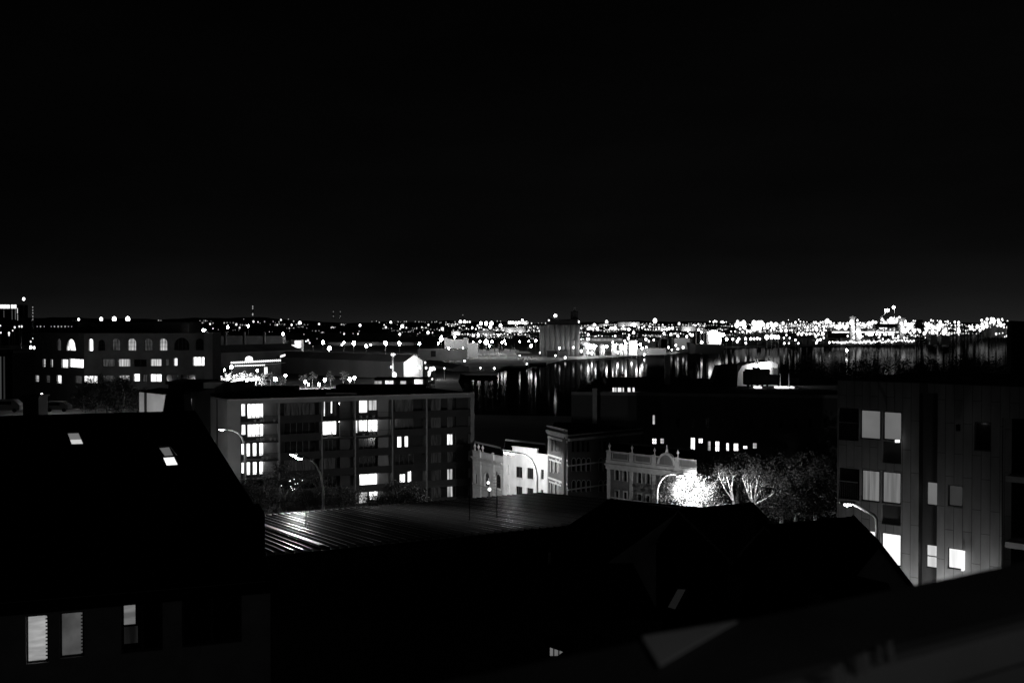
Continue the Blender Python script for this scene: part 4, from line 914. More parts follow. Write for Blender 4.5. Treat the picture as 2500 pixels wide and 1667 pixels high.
def tree(name, label, base, h_trunk, ell, n_cl, n_leaf, cl_r, leaf, seed, group=None, limbs=9, rad=.3, m=LEAF, shell=.35):
    t = thing(name, label, 'tree', base, group); rnd = random.Random(seed + 99)
    cb, cl = crown_mesh('crown', ell, n_cl, n_leaf, cl_r, leaf, seed, m, shell=shell)
    cz = base[2] + h_trunk + ell[2] * .75
    cb.v = [(x + base[0], y + base[1], z + cz) for x, y, z in cb.v]
    tb = MB(); fork = Vector(base) + up * h_trunk
    tb.tube([Vector(base), Vector(base) + up * h_trunk * .5 + Vector((rnd.uniform(-.2, .2), 0, 0)), fork], [rad, rad * .8, rad * .65], BARK)
    for c in rnd.sample(cl, min(limbs, len(cl))):
        e = c + Vector((base[0], base[1], cz)); mid = fork.lerp(e, .5) + Vector((rnd.uniform(-.4, .4), rnd.uniform(-.4, .4), rnd.uniform(0, .6)))
        tb.tube([fork, mid, e], [rad * .5, rad * .28, rad * .08], BARK, n=6)
    tb.build('trunk', t, True); cb.build('crown', t); return t
# floodlit tree right of the curved lamp and its dark neighbours
LEAFP = mat('lit_crown_foliage', .17, .5, .4, .5)  # leaf colour lightened so these crowns look more strongly lit
c = P(1690, 1198, 116.5); g_ = ground_z(0, 117)
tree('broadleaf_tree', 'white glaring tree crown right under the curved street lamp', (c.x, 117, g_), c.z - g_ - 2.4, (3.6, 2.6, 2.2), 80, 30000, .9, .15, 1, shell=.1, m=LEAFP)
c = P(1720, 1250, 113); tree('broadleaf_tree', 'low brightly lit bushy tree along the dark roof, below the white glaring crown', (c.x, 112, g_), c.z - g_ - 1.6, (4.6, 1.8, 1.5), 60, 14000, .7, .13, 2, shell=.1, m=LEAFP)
def bare_tree(label, fork, tips, base, r):
    t = thing('bare_limbed_tree', label, 'tree', base); b = MB(); b.tube([Vector(base), Vector(base).lerp(fork, .6), fork], [r * 1.3, r, r * .9], BARK); rnd = random.Random(int(fork.x * 10))
    for tip in tips:
        mid = fork.lerp(tip, .5) + Vector((rnd.uniform(-.15, .15), rnd.uniform(-.3, .3), -.15)); b.tube([fork, mid, tip], [r * .6, r * .4, r * .2], BARK, n=6)
        for _ in range(5):
            s_ = mid.lerp(tip, rnd.uniform(.2, 1)); b.tube([s_, s_ + Vector((rnd.uniform(-.7, .7), rnd.uniform(-.5, .5), rnd.uniform(.3, 1.3)))], [r * .16, r * .04], BARK, n=5)
    b.build('trunk', t, True)
    q = MB()
    for tip in tips:
        for _ in range(90):
            p = tip + Vector((rnd.gauss(0, .5), rnd.gauss(0, .5), rnd.gauss(.5, .45))); a = Vector((rnd.uniform(-1, 1), rnd.uniform(-1, 1), rnd.uniform(-1, 1))).normalized() * .2
            q.face([p, p + a, p + a * .5 + Vector((0, .03, .1))], LEAF)
    q.build('crown', t)
for px, py, dd, pw, lb in ((1700, 1262, 112.6, 5500, 'tree uplight hidden by the slate roof, under the glaring crown'), (1812, 1262, 115, 650, 'tree uplight hidden by the slate roof, under the pale forked limbs'), (1925, 1285, 117, 160, 'weak tree uplight hidden by the slate roof, under the dark spreading tree')):
    c = P(px, py, dd); t = thing('tree_uplight', lb, 'floodlight', (c.x, dd, g_)); b = MB(); b.tube([(c.x, dd, g_), (c.x, dd, c.z - .2)], .05, STEEL); b.build('stand', t); b = MB(); b.box(c - Vector((.2, .1, .2)), (.4, 0, 0), (0, .2, 0), (0, 0, .15), BLACK); b.build('lamp_head', t); light(t, c + Vector((0, 0, .05)), pw, .05)
f_ = P(1790, 1222, 118); bare_tree('tree with pale forked limbs just right of the glaring crown', f_, [P(1755, 1163, 118), P(1765, 1170, 119), P(1790, 1160, 118), P(1775, 1165, 117)], (f_.x, 118, g_), .2)
f_ = P(1838, 1232, 120); bare_tree('tree with the longest pale spreading limbs, in front of the dark warehouse', f_, [P(1812, 1165, 120), P(1824, 1168, 121), P(1850, 1172, 119), P(1862, 1178, 120), P(1880, 1168, 121), P(1832, 1176, 119), P(1905, 1192, 120)], (f_.x, 120, g_), .24)
for k, (px, py, dd, ex, ez, n_, lb) in enumerate(((1905, 1225, 126, 5.2, 4.0, 9000, 'dark spreading tree behind the pale limbed tree'), (1990, 1235, 122, 4.6, 4.2, 8000, 'dark tree against the left edge of the panel clad flats'),
        (1945, 1262, 112, 5.0, 2.6, 8000, 'dark tree low over the slate roof of the right foreground'), (1800, 1150, 134, 5.4, 2.6, 5000, 'dim tree crown behind the glaring tree, reaching up the warehouse wall'), (1725, 1150, 128, 2.6, 1.6, 2500, 'faint feathery crown above the glaring tree'),
        (1940, 1160, 140, 5.5, 3.2, 5000, 'nearly black tree before the right end of the warehouse'))):
    c = P(px, py, dd); gz = ground_z(0, dd); tree('broadleaf_tree', lb, (c.x, dd, gz), max(2, c.z - gz - ez * .8), (ex, 3.2, ez), 70, n_, 1.0, .22, 20 + k)
for k, (px, py, dd, ex, ez, n_, lb) in enumerate(((625, 1222, 128, 2.8, 2.6, 5000, 'dark tree at the foot of the apartment block beside the bright curved lamp pole'), (690, 1215, 134, 3.4, 3.6, 6500, 'dark tree before the apartment block with small lights behind it'),
        (755, 1205, 138, 2.8, 3.2, 5000, 'dark tree behind the thin curved street lamp'), (835, 1225, 136, 2.6, 2.2, 4000, 'shrubby dark tree right of the thin curved lamp'), (975, 1215, 130, 2.7, 2.0, 5000, 'round dark tree crown before the fifth bay of the apartment block'),
        (1012, 1222, 128, 1.6, 1.8, 3000, 'small pointed dark tree beside the round dark crown'), (925, 1232, 126, 2.2, 1.2, 3000, 'low dark tree right under the bottom lit balcony'))):
    c = P(px, py, dd); gz = ground_z(0, dd); tree('broadleaf_tree', lb, (c.x, dd, gz), max(2, c.z - gz - ez * .8), (ex, 2.2, ez), 45, n_, .8, .2, 40 + k)
random.seed(8)
for k in range(12):                          # small lights seen between the leaves
    px, py = random.uniform(706, 738), random.uniform(1166, 1196)
    if k == 0: px, py = 687, 1185
    c = P(px, py, 131); b = MB(); b.ball(c, .05, lamp_mat('fairy_light', 3.0, False), 6, 4); b.bar(c, c - up * .3, .02, BLACK); tag(b.build('fairy_light'), 'tiny light bulb hanging in the dark trees before the apartment block', 'light bulb', 'fairy lights in the dark trees')
for k, (px, py, dd, ex, ez, n_, lb) in enumerate(((262, 950, 165, 4.2, 2.6, 4500, 'black tree before the middle of the arched office building'), (300, 965, 150, 3.5, 2.5, 4000, 'black tree left of the small pale gabled house'), (235, 972, 160, 3.5, 2.0, 3000, 'low black tree below the lit striped window'))):
    c = P(px, py, dd); gz = ground_z(0, dd); tree('broadleaf_tree', lb, (c.x, dd, gz), max(2, c.z - gz - ez * .8), (ex, 3, ez), 45, n_, .9, .25, 60 + k)

# ================================================================== left middle ground, roofs and vans
A = P(340, 992, 110); B = P(404, 992, 110); t = thing('gabled_house', 'small house with a pale lit gable wall, behind the black roof at the left', 'house', (A.x, 110, 10))
b = MB(); zt_ = P(340, 957, 110).z; b.face([(A.x, 110, 17), (B.x - 2.0, 110, 17), (B.x + .05, 110, P(403, 964, 110).z), (A.x, 110, zt_)], PLASTER); b.abox(A.x, B.x - 2.0, 110.02, 116, 17, zt_ - .6, PLASTER); b.build('wall', t)
b = MB(); b.abox(P(356, 990, 110).x - .1, P(356, 990, 110).x + .12, 109.8, 109.99, 17, zt_ - .05, BLACK); b.build('downpipe', t)
b = MB(); b.face([(A.x - .3, 109.8, zt_ + .05), (B.x + .3, 109.8, P(406, 962, 110).z), (B.x + .3, 117, P(406, 962, 110).z), (A.x - .3, 117, zt_ + .05)], ROOF_D); b.build('roof', t)
c = P(352, 1012, 105); lp_ = thing('street_lamp', 'street lamp hidden by black trees, lighting the small pale gable', 'street lamp', (c.x, 104, 18)); b = MB(); b.tube([(c.x, 104, 18), (c.x, 104, c.z)], .07, STEEL); b.build('pole', lp_); b = MB(); b.box((c.x - .3, 103.9, c.z), (.6, 0, 0), (0, .2, 0), (0, 0, .1), STEEL); b.build('lamp_head', lp_); light(lp_, (c.x + .8, 104, c.z - .2), 480, .05)
b = MB(); c = P(56, 1010, 60); c2 = P(94, 970, 60); b.abox(c.x, c2.x, 60, 61.2, 18, c2.z, DARKWALL); b.abox(c.x - .1, c2.x + .1, 59.9, 61.3, c2.z + .01, c2.z + .12, DARKWALL); tag(b.build('chimney_stack'), 'square dark rendered chimney stack at the left, above the black roof', 'chimney')
def vehicle(label, px, py, d, L_, hh, pale=True):
    c = P(px, py, d); t = thing('parked_van', label, 'van', (c.x, d, c.z)); m_ = mat('van_paint', .25, .3, .05, 1)
    b = MB(); z = c.z + .35; x0 = c.x; W_ = 1.9
    prof = [(0, 0), (L_, 0), (L_, hh * .5), (L_ - .25, hh * .62), (L_ - 1.1, hh), (.2, hh), (0, hh * .8)]
    f0 = [Vector((x0 + x, d, z + y)) for x, y in prof]; f1 = [v + Vector((0, W_, 0)) for v in f0]
    b.face(f0, m_); b.face(f1[::-1], m_)
    for i in range(len(prof)): b.face([f0[i], f0[(i + 1) % 7], f1[(i + 1) % 7], f1[i]], m_)
    b.build('body', t)
    for k in (.16, .82):
        w_ = MB(); w_.tube([(x0 + L_ * k, d - .02, z - .02), (x0 + L_ * k, d + .22, z - .02)], .36, BLACK, n=14); w_.build('wheel', t)
    w_ = MB(); w_.box((x0 + .5, d - .006, z + hh * .55), (L_ - 2.0, 0, 0), (0, .005, 0), (0, 0, hh * .3), GLASS_D); w_.build('side_window', t)
    return t
# raised street the vans stand on
gp = P(60, 1010, 190); tag(sheet('car_park_deck', [(gp.x - 60, 170, gp.z - .2), (gp.x + 40, 170, gp.z - .2), (gp.x + 40, 205, gp.z - .2), (gp.x - 60, 205, gp.z - .2)], QUAY, thick=.5), 'flat concrete car park deck beyond the black roof at the left', 'car park')
vehicle('pale van cut by the left edge of the picture', -22, 1006, 182, 5.2, 1.9); vehicle('van with a bright reflection, right of the chimney stack', 112, 1005, 182, 4.0, 1.5)
for k, (px, py, lb, pw) in enumerate(((102, 964, 'bright lamp left of the two on the car park deck', 260), (204, 961, 'bright lamp right of the two on the car park deck', 160))):
    c = P(px, py, 188); t = thing('post_lamp', lb, 'street lamp', (c.x, 188, gp.z - .2)); b = MB(); b.tube([(c.x, 188, gp.z - .2), c], .06, STEEL); b.build('pole', t); b = MB(); b.ball(c, .28, LENS); b.build('lamp_head', t); light(t, c + Vector((0, .6, 0)), pw * 1.2, .05)
# dark tower block and office edge at the far left
A = P(-40, 862, 300); B = P(30, 862, 300); t = thing('dark_office_block', 'black office block cut by the left edge, its glazing edges faintly lit', 'building', (A.x, 300, 2.5))
b = MB(); b.abox(A.x, B.x, 300, 318, 2.5, A.z, ROOF_D); b.build('wall', t); b = MB(); b.abox(A.x - .3, B.x + .5, 299.5, 318.5, A.z + .01, A.z + .8, DARKWALL); b.build('roof', t)
for px, s_ in ((2, .05), (11, .02)):
    q = MB(); v = P(px, 900, 299.9); q.abox(v.x - .2, v.x + .1, 299.6, 299.98, 5, A.z - 1, lamp_mat('edge_light%d' % px, s_, False)); q.build('lit_strip', t)
D_ = 1900; A = P(-60, 745, D_); B = P(43, 745, D_); t = thing('tower_block', 'far tower block at the left edge with a bright band of windows along its top', 'tower block', (A.x, D_, 2.5))
b = MB(); b.abox(A.x, B.x, D_, D_ + 40, 2.5, A.z + 1, ROOF_D); b.build('wall', t)
for x0, x1 in ((1, 24), (27, 40)):
    q = MB(); a_, c_ = P(x0, 753, D_), P(x1, 744, D_); q.abox(a_.x, c_.x, D_ - .5, D_ - .01, a_.z, c_.z, L_FAR); q.build('window_band', t)
for px, y0, y1, s_ in ((10, 757, 775, .06), (30, 756, 780, .07), (38, 756, 780, .12), (43, 752, 765, .9), (43.5, 767, 782, .3)):
    q = MB(); a_, c_ = P(px - .6, y1, D_), P(px + .6, y0, D_); q.abox(a_.x, c_.x, D_ - .9, D_ - .52, a_.z, c_.z, lamp_mat('tower_edge_%d' % int(s_ * 100), s_, False)); q.build('lit_strip', t)

# ================================================================== far lamps
HEADS = {}
def lamp_obj(px, py, d, zbase, r, s, label, group, cat='lamp', sample=False, name='lamp_post', pole=True):
    s = s * .12 if sample else s; r *= .55 + .6 * ((int(px * 7) * 31 + int(py * 5) * 17) % 10) / 10
    c = P(px, py, d); hgt = max(1.5, c.z - zbase); key = (round(hgt / 3), round(r * 5), s, sample, pole)
    if key not in HEADS:
        b = MB(); b.ball((0, 0, 0), r, lamp_mat('lamp_glow_%s_%d' % (str(s).replace('.', '_'), sample), s, sample), 6, 4, 1.25)
        if pole:
            h_ = max(1.5, round(hgt / 3) * 3 + .5); b.bar((0, 0, -h_), (0, 0, 0), max(.18, r * .16), STEEL); b.bar((0, 0, -h_), (0, 0, -h_ + .5), max(.5, r * .5), STEEL)
        o = b.build(name); HEADS[key] = o.data
    else:
        o = bpy.data.objects.new(name, HEADS[key]); C.objects.link(o)
    o.location = c; return tag(o, label, cat, group)
def d_ground(py, hl): return (H - 2.5 - hl) * FPX / max(1, (py - 795 - (0)))
def d_hill(px, py):
    k = (py - 795) / FPX; cr = crest(px); s_ = cr / 4000
    return min(8900, max(5100, (H - 10.5 + s_ * 5000) / (k + s_))) if k + s_ > .002 else 8900
sub = 'faint:471,791 494,788 595,779 646,785 667,785 681,786 704,779 717,784 724,792 743,792 840,793 862,814 908,785 919,784 926,787 987,785 992,785 1014,785 992,800 567,831 742,816 764,845 774,827 1020,815 1025,812 1107,795 1214,784 1222,784 1111,786 1089,787 1066,785 340,784 393,783 387,782 497,786 502,783 520,789 600,792 635,789 660,792 1130,806 1009,806 1017,802 1032,806 1005,807 1107,806 1118,806;' \
      'mid:513,791 520,802 577,792 585,800 619,785 630,786 677,793 686,781 712,793 779,791 840,815 874,815 938,793 942,799 977,803 992,800 1030,799 1040,800 1046,793 1056,812 1073,806 1122,800 1139,802 1147,786 1141,786 1166,795 1213,806 1259,794 1293,800 1303,806 1313,801 1419,801 1475,801 1518,802 1524,802 585,834 713,830 747,833 752,831 756,837 732,789;' \
      'big:732,789 879,794 954,787 982,797 976,816 1045,812 1124,786 1134,786 1153,800 1222,795 1451,794 1435,803 1440,801 1446,802 1458,802 1491,801 1497,801 1502,801 1535,804 1412,786 1356,771 1481,786 192,780 1078,821 1080,803'
for grp in sub.split(';'):
    k, l = grp.split(':')
    for s_ in l.split():
        px, py = map(float, s_.split(','))
        if py < 806: d = d_hill(px, py); zb_ = 2.5 + crest(px) * max(0, (d - 5000) / 4000)
        else: d = min(5000, max(1500, d_ground(py, 10))); zb_ = 2.5
        r = d * {'faint': .00055, 'mid': .0009, 'big': .0015}[k]; st = {'faint': .5, 'mid': 1.6, 'big': 5}[k]
        lamp_obj(px, py, d, zb_, r, st, {'faint': 'faint pinprick lamp of the far suburb across the harbour', 'mid': 'small clear lamp of the far suburb across the harbour', 'big': 'strong round lamp of the far suburb across the harbour'}[k], {'faint': 'faint suburb lamps', 'mid': 'small suburb lamps', 'big': 'strong suburb lamps'}[k])
rnd = random.Random(3)
for px, py, lb in ((247, 779, 'left one of three bright lamps in a row over the arched building roof'), (279, 779, 'middle one of three bright lamps in a row over the arched building roof'), (312, 779, 'right one of three bright lamps in a row over the arched building roof')):
    lamp_obj(px, py, 1600, 2.5, 3.4, 5, lb, 'three lamps over the arched building')
for px in (91, 99, 108, 125, 133, 142, 150, 159, 167, 175): lamp_obj(px, 797, 1500, 2.5, 1.1, .35, 'dim lamp of an even row left of the arched building penthouse', 'row of dim lamps')
for px, py in ((1, 795), (36, 799), (53, 797), (31, 807), (22, 813), (2, 812), (22, 818), (80, 826), (75, 834), (47, 797)): lamp_obj(px, py, 1500, 2.5, 1.5, 1.2, 'small lamp near the foot of the far tower block', 'lamps below the far tower')
# lit masts
def mast(px, y0, y1, d, lights_, label, s=1.2, lean=0):
    a_, c_ = P(px, y1, d), P(px + lean, y0, d); t = thing('radio_mast', label, 'mast', (a_.x, d, a_.z - 12)); b = MB()
    w_ = d * .0012
    for k in (-1, 1): b.bar(a_ + Vector((k * w_, 0, -12)), c_ + Vector((k * w_ * .3, 0, 0)), d * .00022, STEEL)
    for k in range(8):
        f = k / 8; b.bar(a_.lerp(c_, f) + Vector((-w_ * (1 - f), 0, 0)), a_.lerp(c_, f + .12) + Vector((w_ * (.9 - f), 0, 0)), d * .00018, STEEL)
    b.build('lattice', t)
    for y in lights_: q = MB(); q.ball(P(px + lean * (y1 - y) / (y1 - y0), y, d), d * .0006, lamp_mat('mast_light_%d' % int(s * 10), s, False), 6, 4); q.build('warning_light', t)
mast(617, 745, 776, 7800, (748, 753, 766, 769), 'tall lattice mast with small lights over the left hills', .5)
mast(814, 759, 776, 7800, (761, 772), 'left one of two far lattice masts', .15); mast(831, 759, 776, 7800, (761, 772), 'right one of two far lattice masts', .15)
mast(1130, 767, 786, 7800, (769,), 'thin mast over the lamps left of the silos', .2)
mast(80, 742, 800, 1500, (750, 757, 764, 772, 780), 'thin lit mast right of the far tower block', .4); lamp_obj(58, 730, 1850, 60, 2.6, 6, 'single bright lamp high over the far tower block', None, name='crane_lamp')
# ================================================================== harbour front
def shed(name, label, cat, r0, r1, half, drop, m_wall, m_roof, zb_=2.5, group=None, end=None):
    """gable shed: ridge r0 -> r1, walls down to zb_"""
    e = (r1 - r0); e.z = 0; e.normalize(); f = Vector((-e.y, e.x, 0)); t = thing(name, label, cat, (r0.x, r0.y, zb_), group)
    b = MB(); ov = 1.06
    for s_ in (1, -1):
        b.face([r0 - e, r1 + e, r1 + e + f * half * s_ * ov - up * drop * ov, r0 - e + f * half * s_ * ov - up * drop * ov], m_roof)
    b.build('roof', t); b = MB(); g = lambda v: Vector((v.x, v.y, zb_))
    for s_ in (1, -1): v0, v1 = r0 + f * half * s_ - up * drop, r1 + f * half * s_ - up * drop; b.face([g(v0), g(v1), v1, v0], m_wall)
    b.build('wall', t)
    for k, v in enumerate((r0, r1)):
        b = MB(); a_, c_ = v + f * half - up * drop, v - f * half - up * drop; b.face([g(a_), a_, v - up * .05, c_, g(c_)], (end or m_wall) if k == 0 else m_wall); b.build('gable_wall', t)
    return t
IRON = mat('corrugated_iron', .42, .6, .3, .05, stretch=(1, 1, .1)); IRON_L = mat('pale_corrugated_iron', .55, .6, .25, .08)
FARW = mat('far_pale_wall', .5, .85, .3, .06)
r0 = P(1009, 866, 700); r1 = P(700, 857, 700); r1 = P(700, 857, (H - r0.z) * FPX / 62)
shed('wharf_shed', 'long dark wharf shed with a brightly floodlit gable end, behind the apartment block', 'shed', r0, r1, 9, 4.6, IRON, IRON, end=PLASTER)
c = P(1009, 866, 700); e_ = (r0 - r1).normalized()
fl = thing('floodlight', 'floodlight before the bright gable end of the wharf shed', 'floodlight', (c.x, c.y, 2.5)); lp = r0 + e_ * 9 + Vector((-1.5, -3, -9)); b = MB(); b.tube([(lp.x, lp.y, 2.5), lp - up * .3], .1, STEEL); b.build('pole', fl); b = MB(); b.box(lp - Vector((.3, .3, .3)), (.6, 0, 0), (0, .6, 0), (0, 0, .2), STEEL); b.build('lamp_head', fl); light(fl, lp + up * .2, 11000, .3)
# second long shed further left with its lit low wall, and roof with pale posts on it
r0 = P(700, 838, 1000); r1 = P(480, 842, 1000); r1 = P(480, 844, (H - r0.z) * FPX / 49)
shed('wharf_shed', 'broad dark shed left of the long wharf shed, below the three slim columns', 'shed', r0, r1, 16, 6, IRON, IRON)
for k, px in enumerate((550, 596, 645)):
    a_, c_ = P(px - 3.6, 837, 1120), P(px + 3.6, 810, 1120); b = MB(); b.tube([(a_.x / 2 + c_.x / 2, 1120, 2.5), (a_.x / 2 + c_.x / 2, 1120, c_.z - 1), (a_.x / 2 + c_.x / 2 + .4, 1120, c_.z)], [1.7, 1.6, 1.2], FARW, n=12)
    tag(b.build('storage_silo', smooth=True), ['left one of three slim pale columns above the broad dark shed', 'middle one of three slim pale columns above the broad dark shed', 'right one of three slim pale columns above the broad dark shed'][k], 'silo', 'slim pale columns')
def far_block(name, label, cat, x0, y0, x1, y1, d, m, dep=20, group=None, roof=None, kids=None):
    a_, c_ = P(x0, y1, d), P(x1, y0, d); t = thing(name, label, cat, (a_.x, d, 2.5), group)
    b = MB(); b.abox(a_.x, c_.x, d, d + dep, min(2.5, a_.z) if d < 3500 else a_.z - 3, c_.z, m); b.build('wall', t)
    b = MB(); b.abox(a_.x - .4, c_.x + .4, d - .4, d + dep + .4, c_.z + .01, c_.z + max(.5, (c_.z - a_.z) * .06), roof or ROOF_D); b.build('roof', t)
    for (wx0, wy0, wx1, wy1, m2, nm) in (kids or []):
        q = MB(); u0, u1 = P(wx0, wy1, d), P(wx1, wy0, d); q.abox(u0.x, u1.x, d - .5, d - .02, u0.z, u1.z, m2); q.build(nm, t)
    return t
LQ = lit_mat('lit_hall_front', .5, 1.6, (.15, .15, .1), sample=False); LQ2 = lit_mat('bright_hall_front', 1.2, 3, (.1, .1, .1), sample=False)
far_block('quay_kiosk', 'boxy kiosk with two stacked rows of bright windows above the wharf shed ridge', 'kiosk', 711, 830, 736, 850, 1150, IRON, 12, kids=[(720, 832, 726, 840, LQ2, 'window'), (727.5, 832, 730, 840, LQ2, 'window'), (731.5, 832, 735, 840, LQ2, 'window'), (712, 842, 735, 848.5, LQ2, 'window')])
# outdoor venue with rows of bulbs
t = thing('festoon_terrace', 'terrace roof edged with a long row of bright bulbs, left of the wharf shed', 'terrace', tuple(P(625, 900, 640)))
b = MB(); a_, c_ = P(560, 892, 640), P(686, 884, 660); b.box(a_ - up * 1.0, c_ - a_, (0, 14, 0), (0, 0, .4), IRON); b.box(a_ + Vector((0, .5, -12)), (c_ - a_), (0, .4, 0), up * 11, DARKWALL); b.build('canopy', t)
for k in range(27):
    f = k / 26; p_ = P(565 + 119 * f, 885.5 - 6 * f, 640); q = MB(); q.ball(p_, .46, lamp_mat('festoon_bulb', 2.2, False), 6, 4, 1.5); q.build('bulb', t)
for k in range(17): f = k / 16; p_ = P(575 + 70 * f, 893 - 2 * f, 640); q = MB(); q.ball(p_, .42, MATS['festoon_bulb'], 6, 4, 1.2); q.build('bulb', t)
q = MB(); q.ball(P(608, 877, 650), 2.5, lamp_mat('dome_lamp', 2.5, True), 14, 8, .8); q.build('dome_light', t, True)
q = MB(); v = P(690, 869, 650); q.box(v + Vector((-1.6, 0, -1)), (3.2, 0, 1.0), (0, .4, 0), (.1, 0, 1.3), lamp_mat('sign_face', 1.6, True)); q.build('lit_sign', t)
q = MB(); q.abox(P(646, 912, 640).x, P(653, 896, 640).x, 639, 640, P(650, 913, 640).z, P(650, 896, 640).z, L_FAR); q.build('lit_window', t)
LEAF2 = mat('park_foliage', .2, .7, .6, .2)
rnd = random.Random(12)
for k, (px, py) in enumerate(((527, 920), (543, 924), (560, 918), (578, 921), (592, 915), (608, 918), (625, 915), (640, 922))):
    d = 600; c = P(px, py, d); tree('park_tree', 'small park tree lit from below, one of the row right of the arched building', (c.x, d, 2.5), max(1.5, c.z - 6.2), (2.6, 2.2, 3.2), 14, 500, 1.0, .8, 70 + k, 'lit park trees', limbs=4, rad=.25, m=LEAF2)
    if k % 2 == 0:
        lp_ = thing('ground_light', 'small floodlight under the lit park trees', 'floodlight', (c.x, d - 3.6, 2.5), 'floodlights under the park trees')
        b = MB(); b.tube([(c.x, d - 3.6, 2.5), (c.x, d - 3.6, 7.5)], .08, STEEL); b.build('pole', lp_); b = MB(); b.box((c.x - .3, d - 3.8, 7.2), (.6, 0, 0), (0, .4, 0), (0, 0, .25), STEEL); b.build('lamp_head', lp_); light(lp_, (c.x, d - 3.7, 7.9), 9000, .1)
for k, (px, py) in enumerate(((660, 915), (686, 922), (745, 918), (763, 915), (807, 912), (838, 912), (852, 916))):
    d = 610; c = P(px, py, d); tree('park_tree', 'dark park tree in front of the wharf shed wall', (c.x, d, 2.5), max(1.5, c.z - 6.2), (2.4, 2.2, 3.0), 14, 500, 1.0, .8, 90 + k, 'dark park trees', limbs=4, rad=.25)
for px, py, s_ in ((672, 925, 3), (697, 917, .8), (745, 932, 1), (753, 938, 1), (779, 938, 2), (793, 927, 2.5), (854, 926, 2.5), (865, 922, 1.2), (603, 930, 3), (628, 905, 2), (548, 903, 2), (565, 896, 1.5), (533, 905, 1.2)):
    lamp_obj(px, py, 590, 2.5, .9, s_ * 700, 'path lamp among the park trees before the wharf shed', 'park path lamps', sample=True)
# low lit building fronts right above the apartment roof
far_block('waterfront_house', 'low waterfront house with a few lit rooms, just over the apartment block roof', 'building', 915, 926, 1040, 945, 420, DARKWALL, 10,
          kids=[(915, 930, 932, 940, MATS['blind_window_light'], 'window'), (941, 929, 960, 941, L_FAR, 'window'), (978, 930, 991, 943, MATS['blind_window_light'], 'window'), (1012, 926, 1032, 941, L_FAR, 'window')])
t = lamp_obj(901, 862, 640, 2.5, 1.0, 6, 'tall pale column with a cluster of lamps on top, left of the bright gable', None, pole=False, name='beacon_lamp')
c0 = P(921.5, 918, 640); b = MB(); c1 = P(959.5, 865, 640)
tw = thing('light_tower', 'white lit column with a lamp cluster on top in front of the wharf shed', 'light tower', (c1.x, 640, 2.5)); bpy.data.objects.remove(t)
b = MB(); b.tube([(c1.x, 640, 2.5), (c1.x, 640, c1.z - 1.2)], [.75, .7], PLASTER, n=12); b.build('column', tw, True)
for k in range(5):
    v = c1 + Vector((math.cos(k * 1.26) * 1.0, math.sin(k * 1.26) * 1.0, rnd.uniform(-.5, .5))); q = MB(); q.ball(v, .5, lamp_mat('cluster_lamp', 3, False), 6, 4); q.build('lamp', tw)
light(tw, (c1.x - .6, 635, c1.z - 8), 1200, .3)
lamp_obj(963, 915, 632, 2.5, 1.6, 3, 'round white light at the foot of the lit column', None, 'lamp', name='ground_light', pole=False)
for k in range(9):
    px, py = rnd.uniform(1040, 1062), rnd.uniform(895, 945); lamp_obj(px, py, 480, 2.5, rnd.uniform(.4, .9), 2.0, 'one of a scatter of small lights among trees right of the bright gable', 'scatter of lights by the bright gable')
c = P(1052, 930, 500); tree('park_tree', 'ragged tree right of the bright gable with lights glinting through it', (c.x, 500, 2.5), 6, (3.5, 2, 4.5), 20, 900, 1.0, .6, 130, None, limbs=4, rad=.25)
# shed and quay platforms right of it
r0 = P(1125, 890, 820); r1 = P(1050, 878, 820); r1.z = r0.z; r1 = P(1050, 878, (H - r0.z) * FPX / 83)
shed('low_shed', 'low dark shed with a pale sloping roof edge by the near quay', 'shed', r0, r1, 7, 3, IRON, IRON_L)
def d_base(px, y1):
    if y1 > 815: return (H - 2.5) * FPX / (y1 - 795)
    k = (y1 - 795) / FPX; s_ = crest(px) / 4000; return (H - 2.6 + s_ * 5000) / (k + s_)
def lit_hall(name, label, cat, x0, y0, x1, y1, m, power=900):
    d = d_base((x0 + x1) / 2, y1); far_block(name, label, cat, x0, y0, x1, y1, d, m, 60, roof=m)
    w_ = (x1 - x0) / FPX * d; n = max(1, round(w_ / 60))
    for k in range(n): lamp_obj(x0 + (x1 - x0) * (k + .5) / n, y1 - 1, d - w_ / n * .35, P(x0, y1, d).z - 5, 2.2 * d / 5000 + 1, power, 'ground floodlight in front of one of the far lit halls', 'ground floodlights of the far halls', 'floodlight', True, 'ground_flood', False)
def quay_lamps(lst, label, group, r=1.3, s=90, sample=True, hl=10, dmin=None, cat='street lamp'):
    for px, py, *dd in lst:
        d = dd[0] if dd else min(2600, d_ground(py + 0, hl))
        lamp_obj(px, py, d, 2.5, r * d / 1200, s, label, group, cat, sample, 'quay_lamp')
def platform(label, x0, x1, y, dep, name='jetty'):
    a_, c_ = G(x0, y), G(x1, y); b = MB(); b.abox(a_.x, c_.x, a_.y, a_.y + dep, 1.2, 2.62, QUAY); 
    o = tag(b.build(name), label, 'jetty'); q = MB(); n = max(3, int((c_.x - a_.x) / 8))
    for k in range(n): q.tube([(a_.x + (c_.x - a_.x) * (k + .5) / n, a_.y + .5, -1), (a_.x + (c_.x - a_.x) * (k + .5) / n, a_.y + .5, 1.19)], .4, DARKWALL)
    q.build('pile', o); return o
platform('near floating jetty with three lamps, its front edge lit', 1125, 1215, 912, 24); platform('second jetty further out with one lamp and a pale lit deck', 1222, 1284, 893, 26); platform('third jetty by the silos, with one lamp and a lit deck', 1290, 1335, 884, 26)
quay_lamps([(1134, 881, 905), (1123, 898, 850), (1173, 898, 850), (1207, 899, 850)], 'lamp standing on the near floating jetty', 'near jetty lamps', 1.1, 150)
quay_lamps([(1269, 868, 960), (1286, 888, 960)], 'lamp standing on the second jetty', 'second jetty lamps', .9, 150)
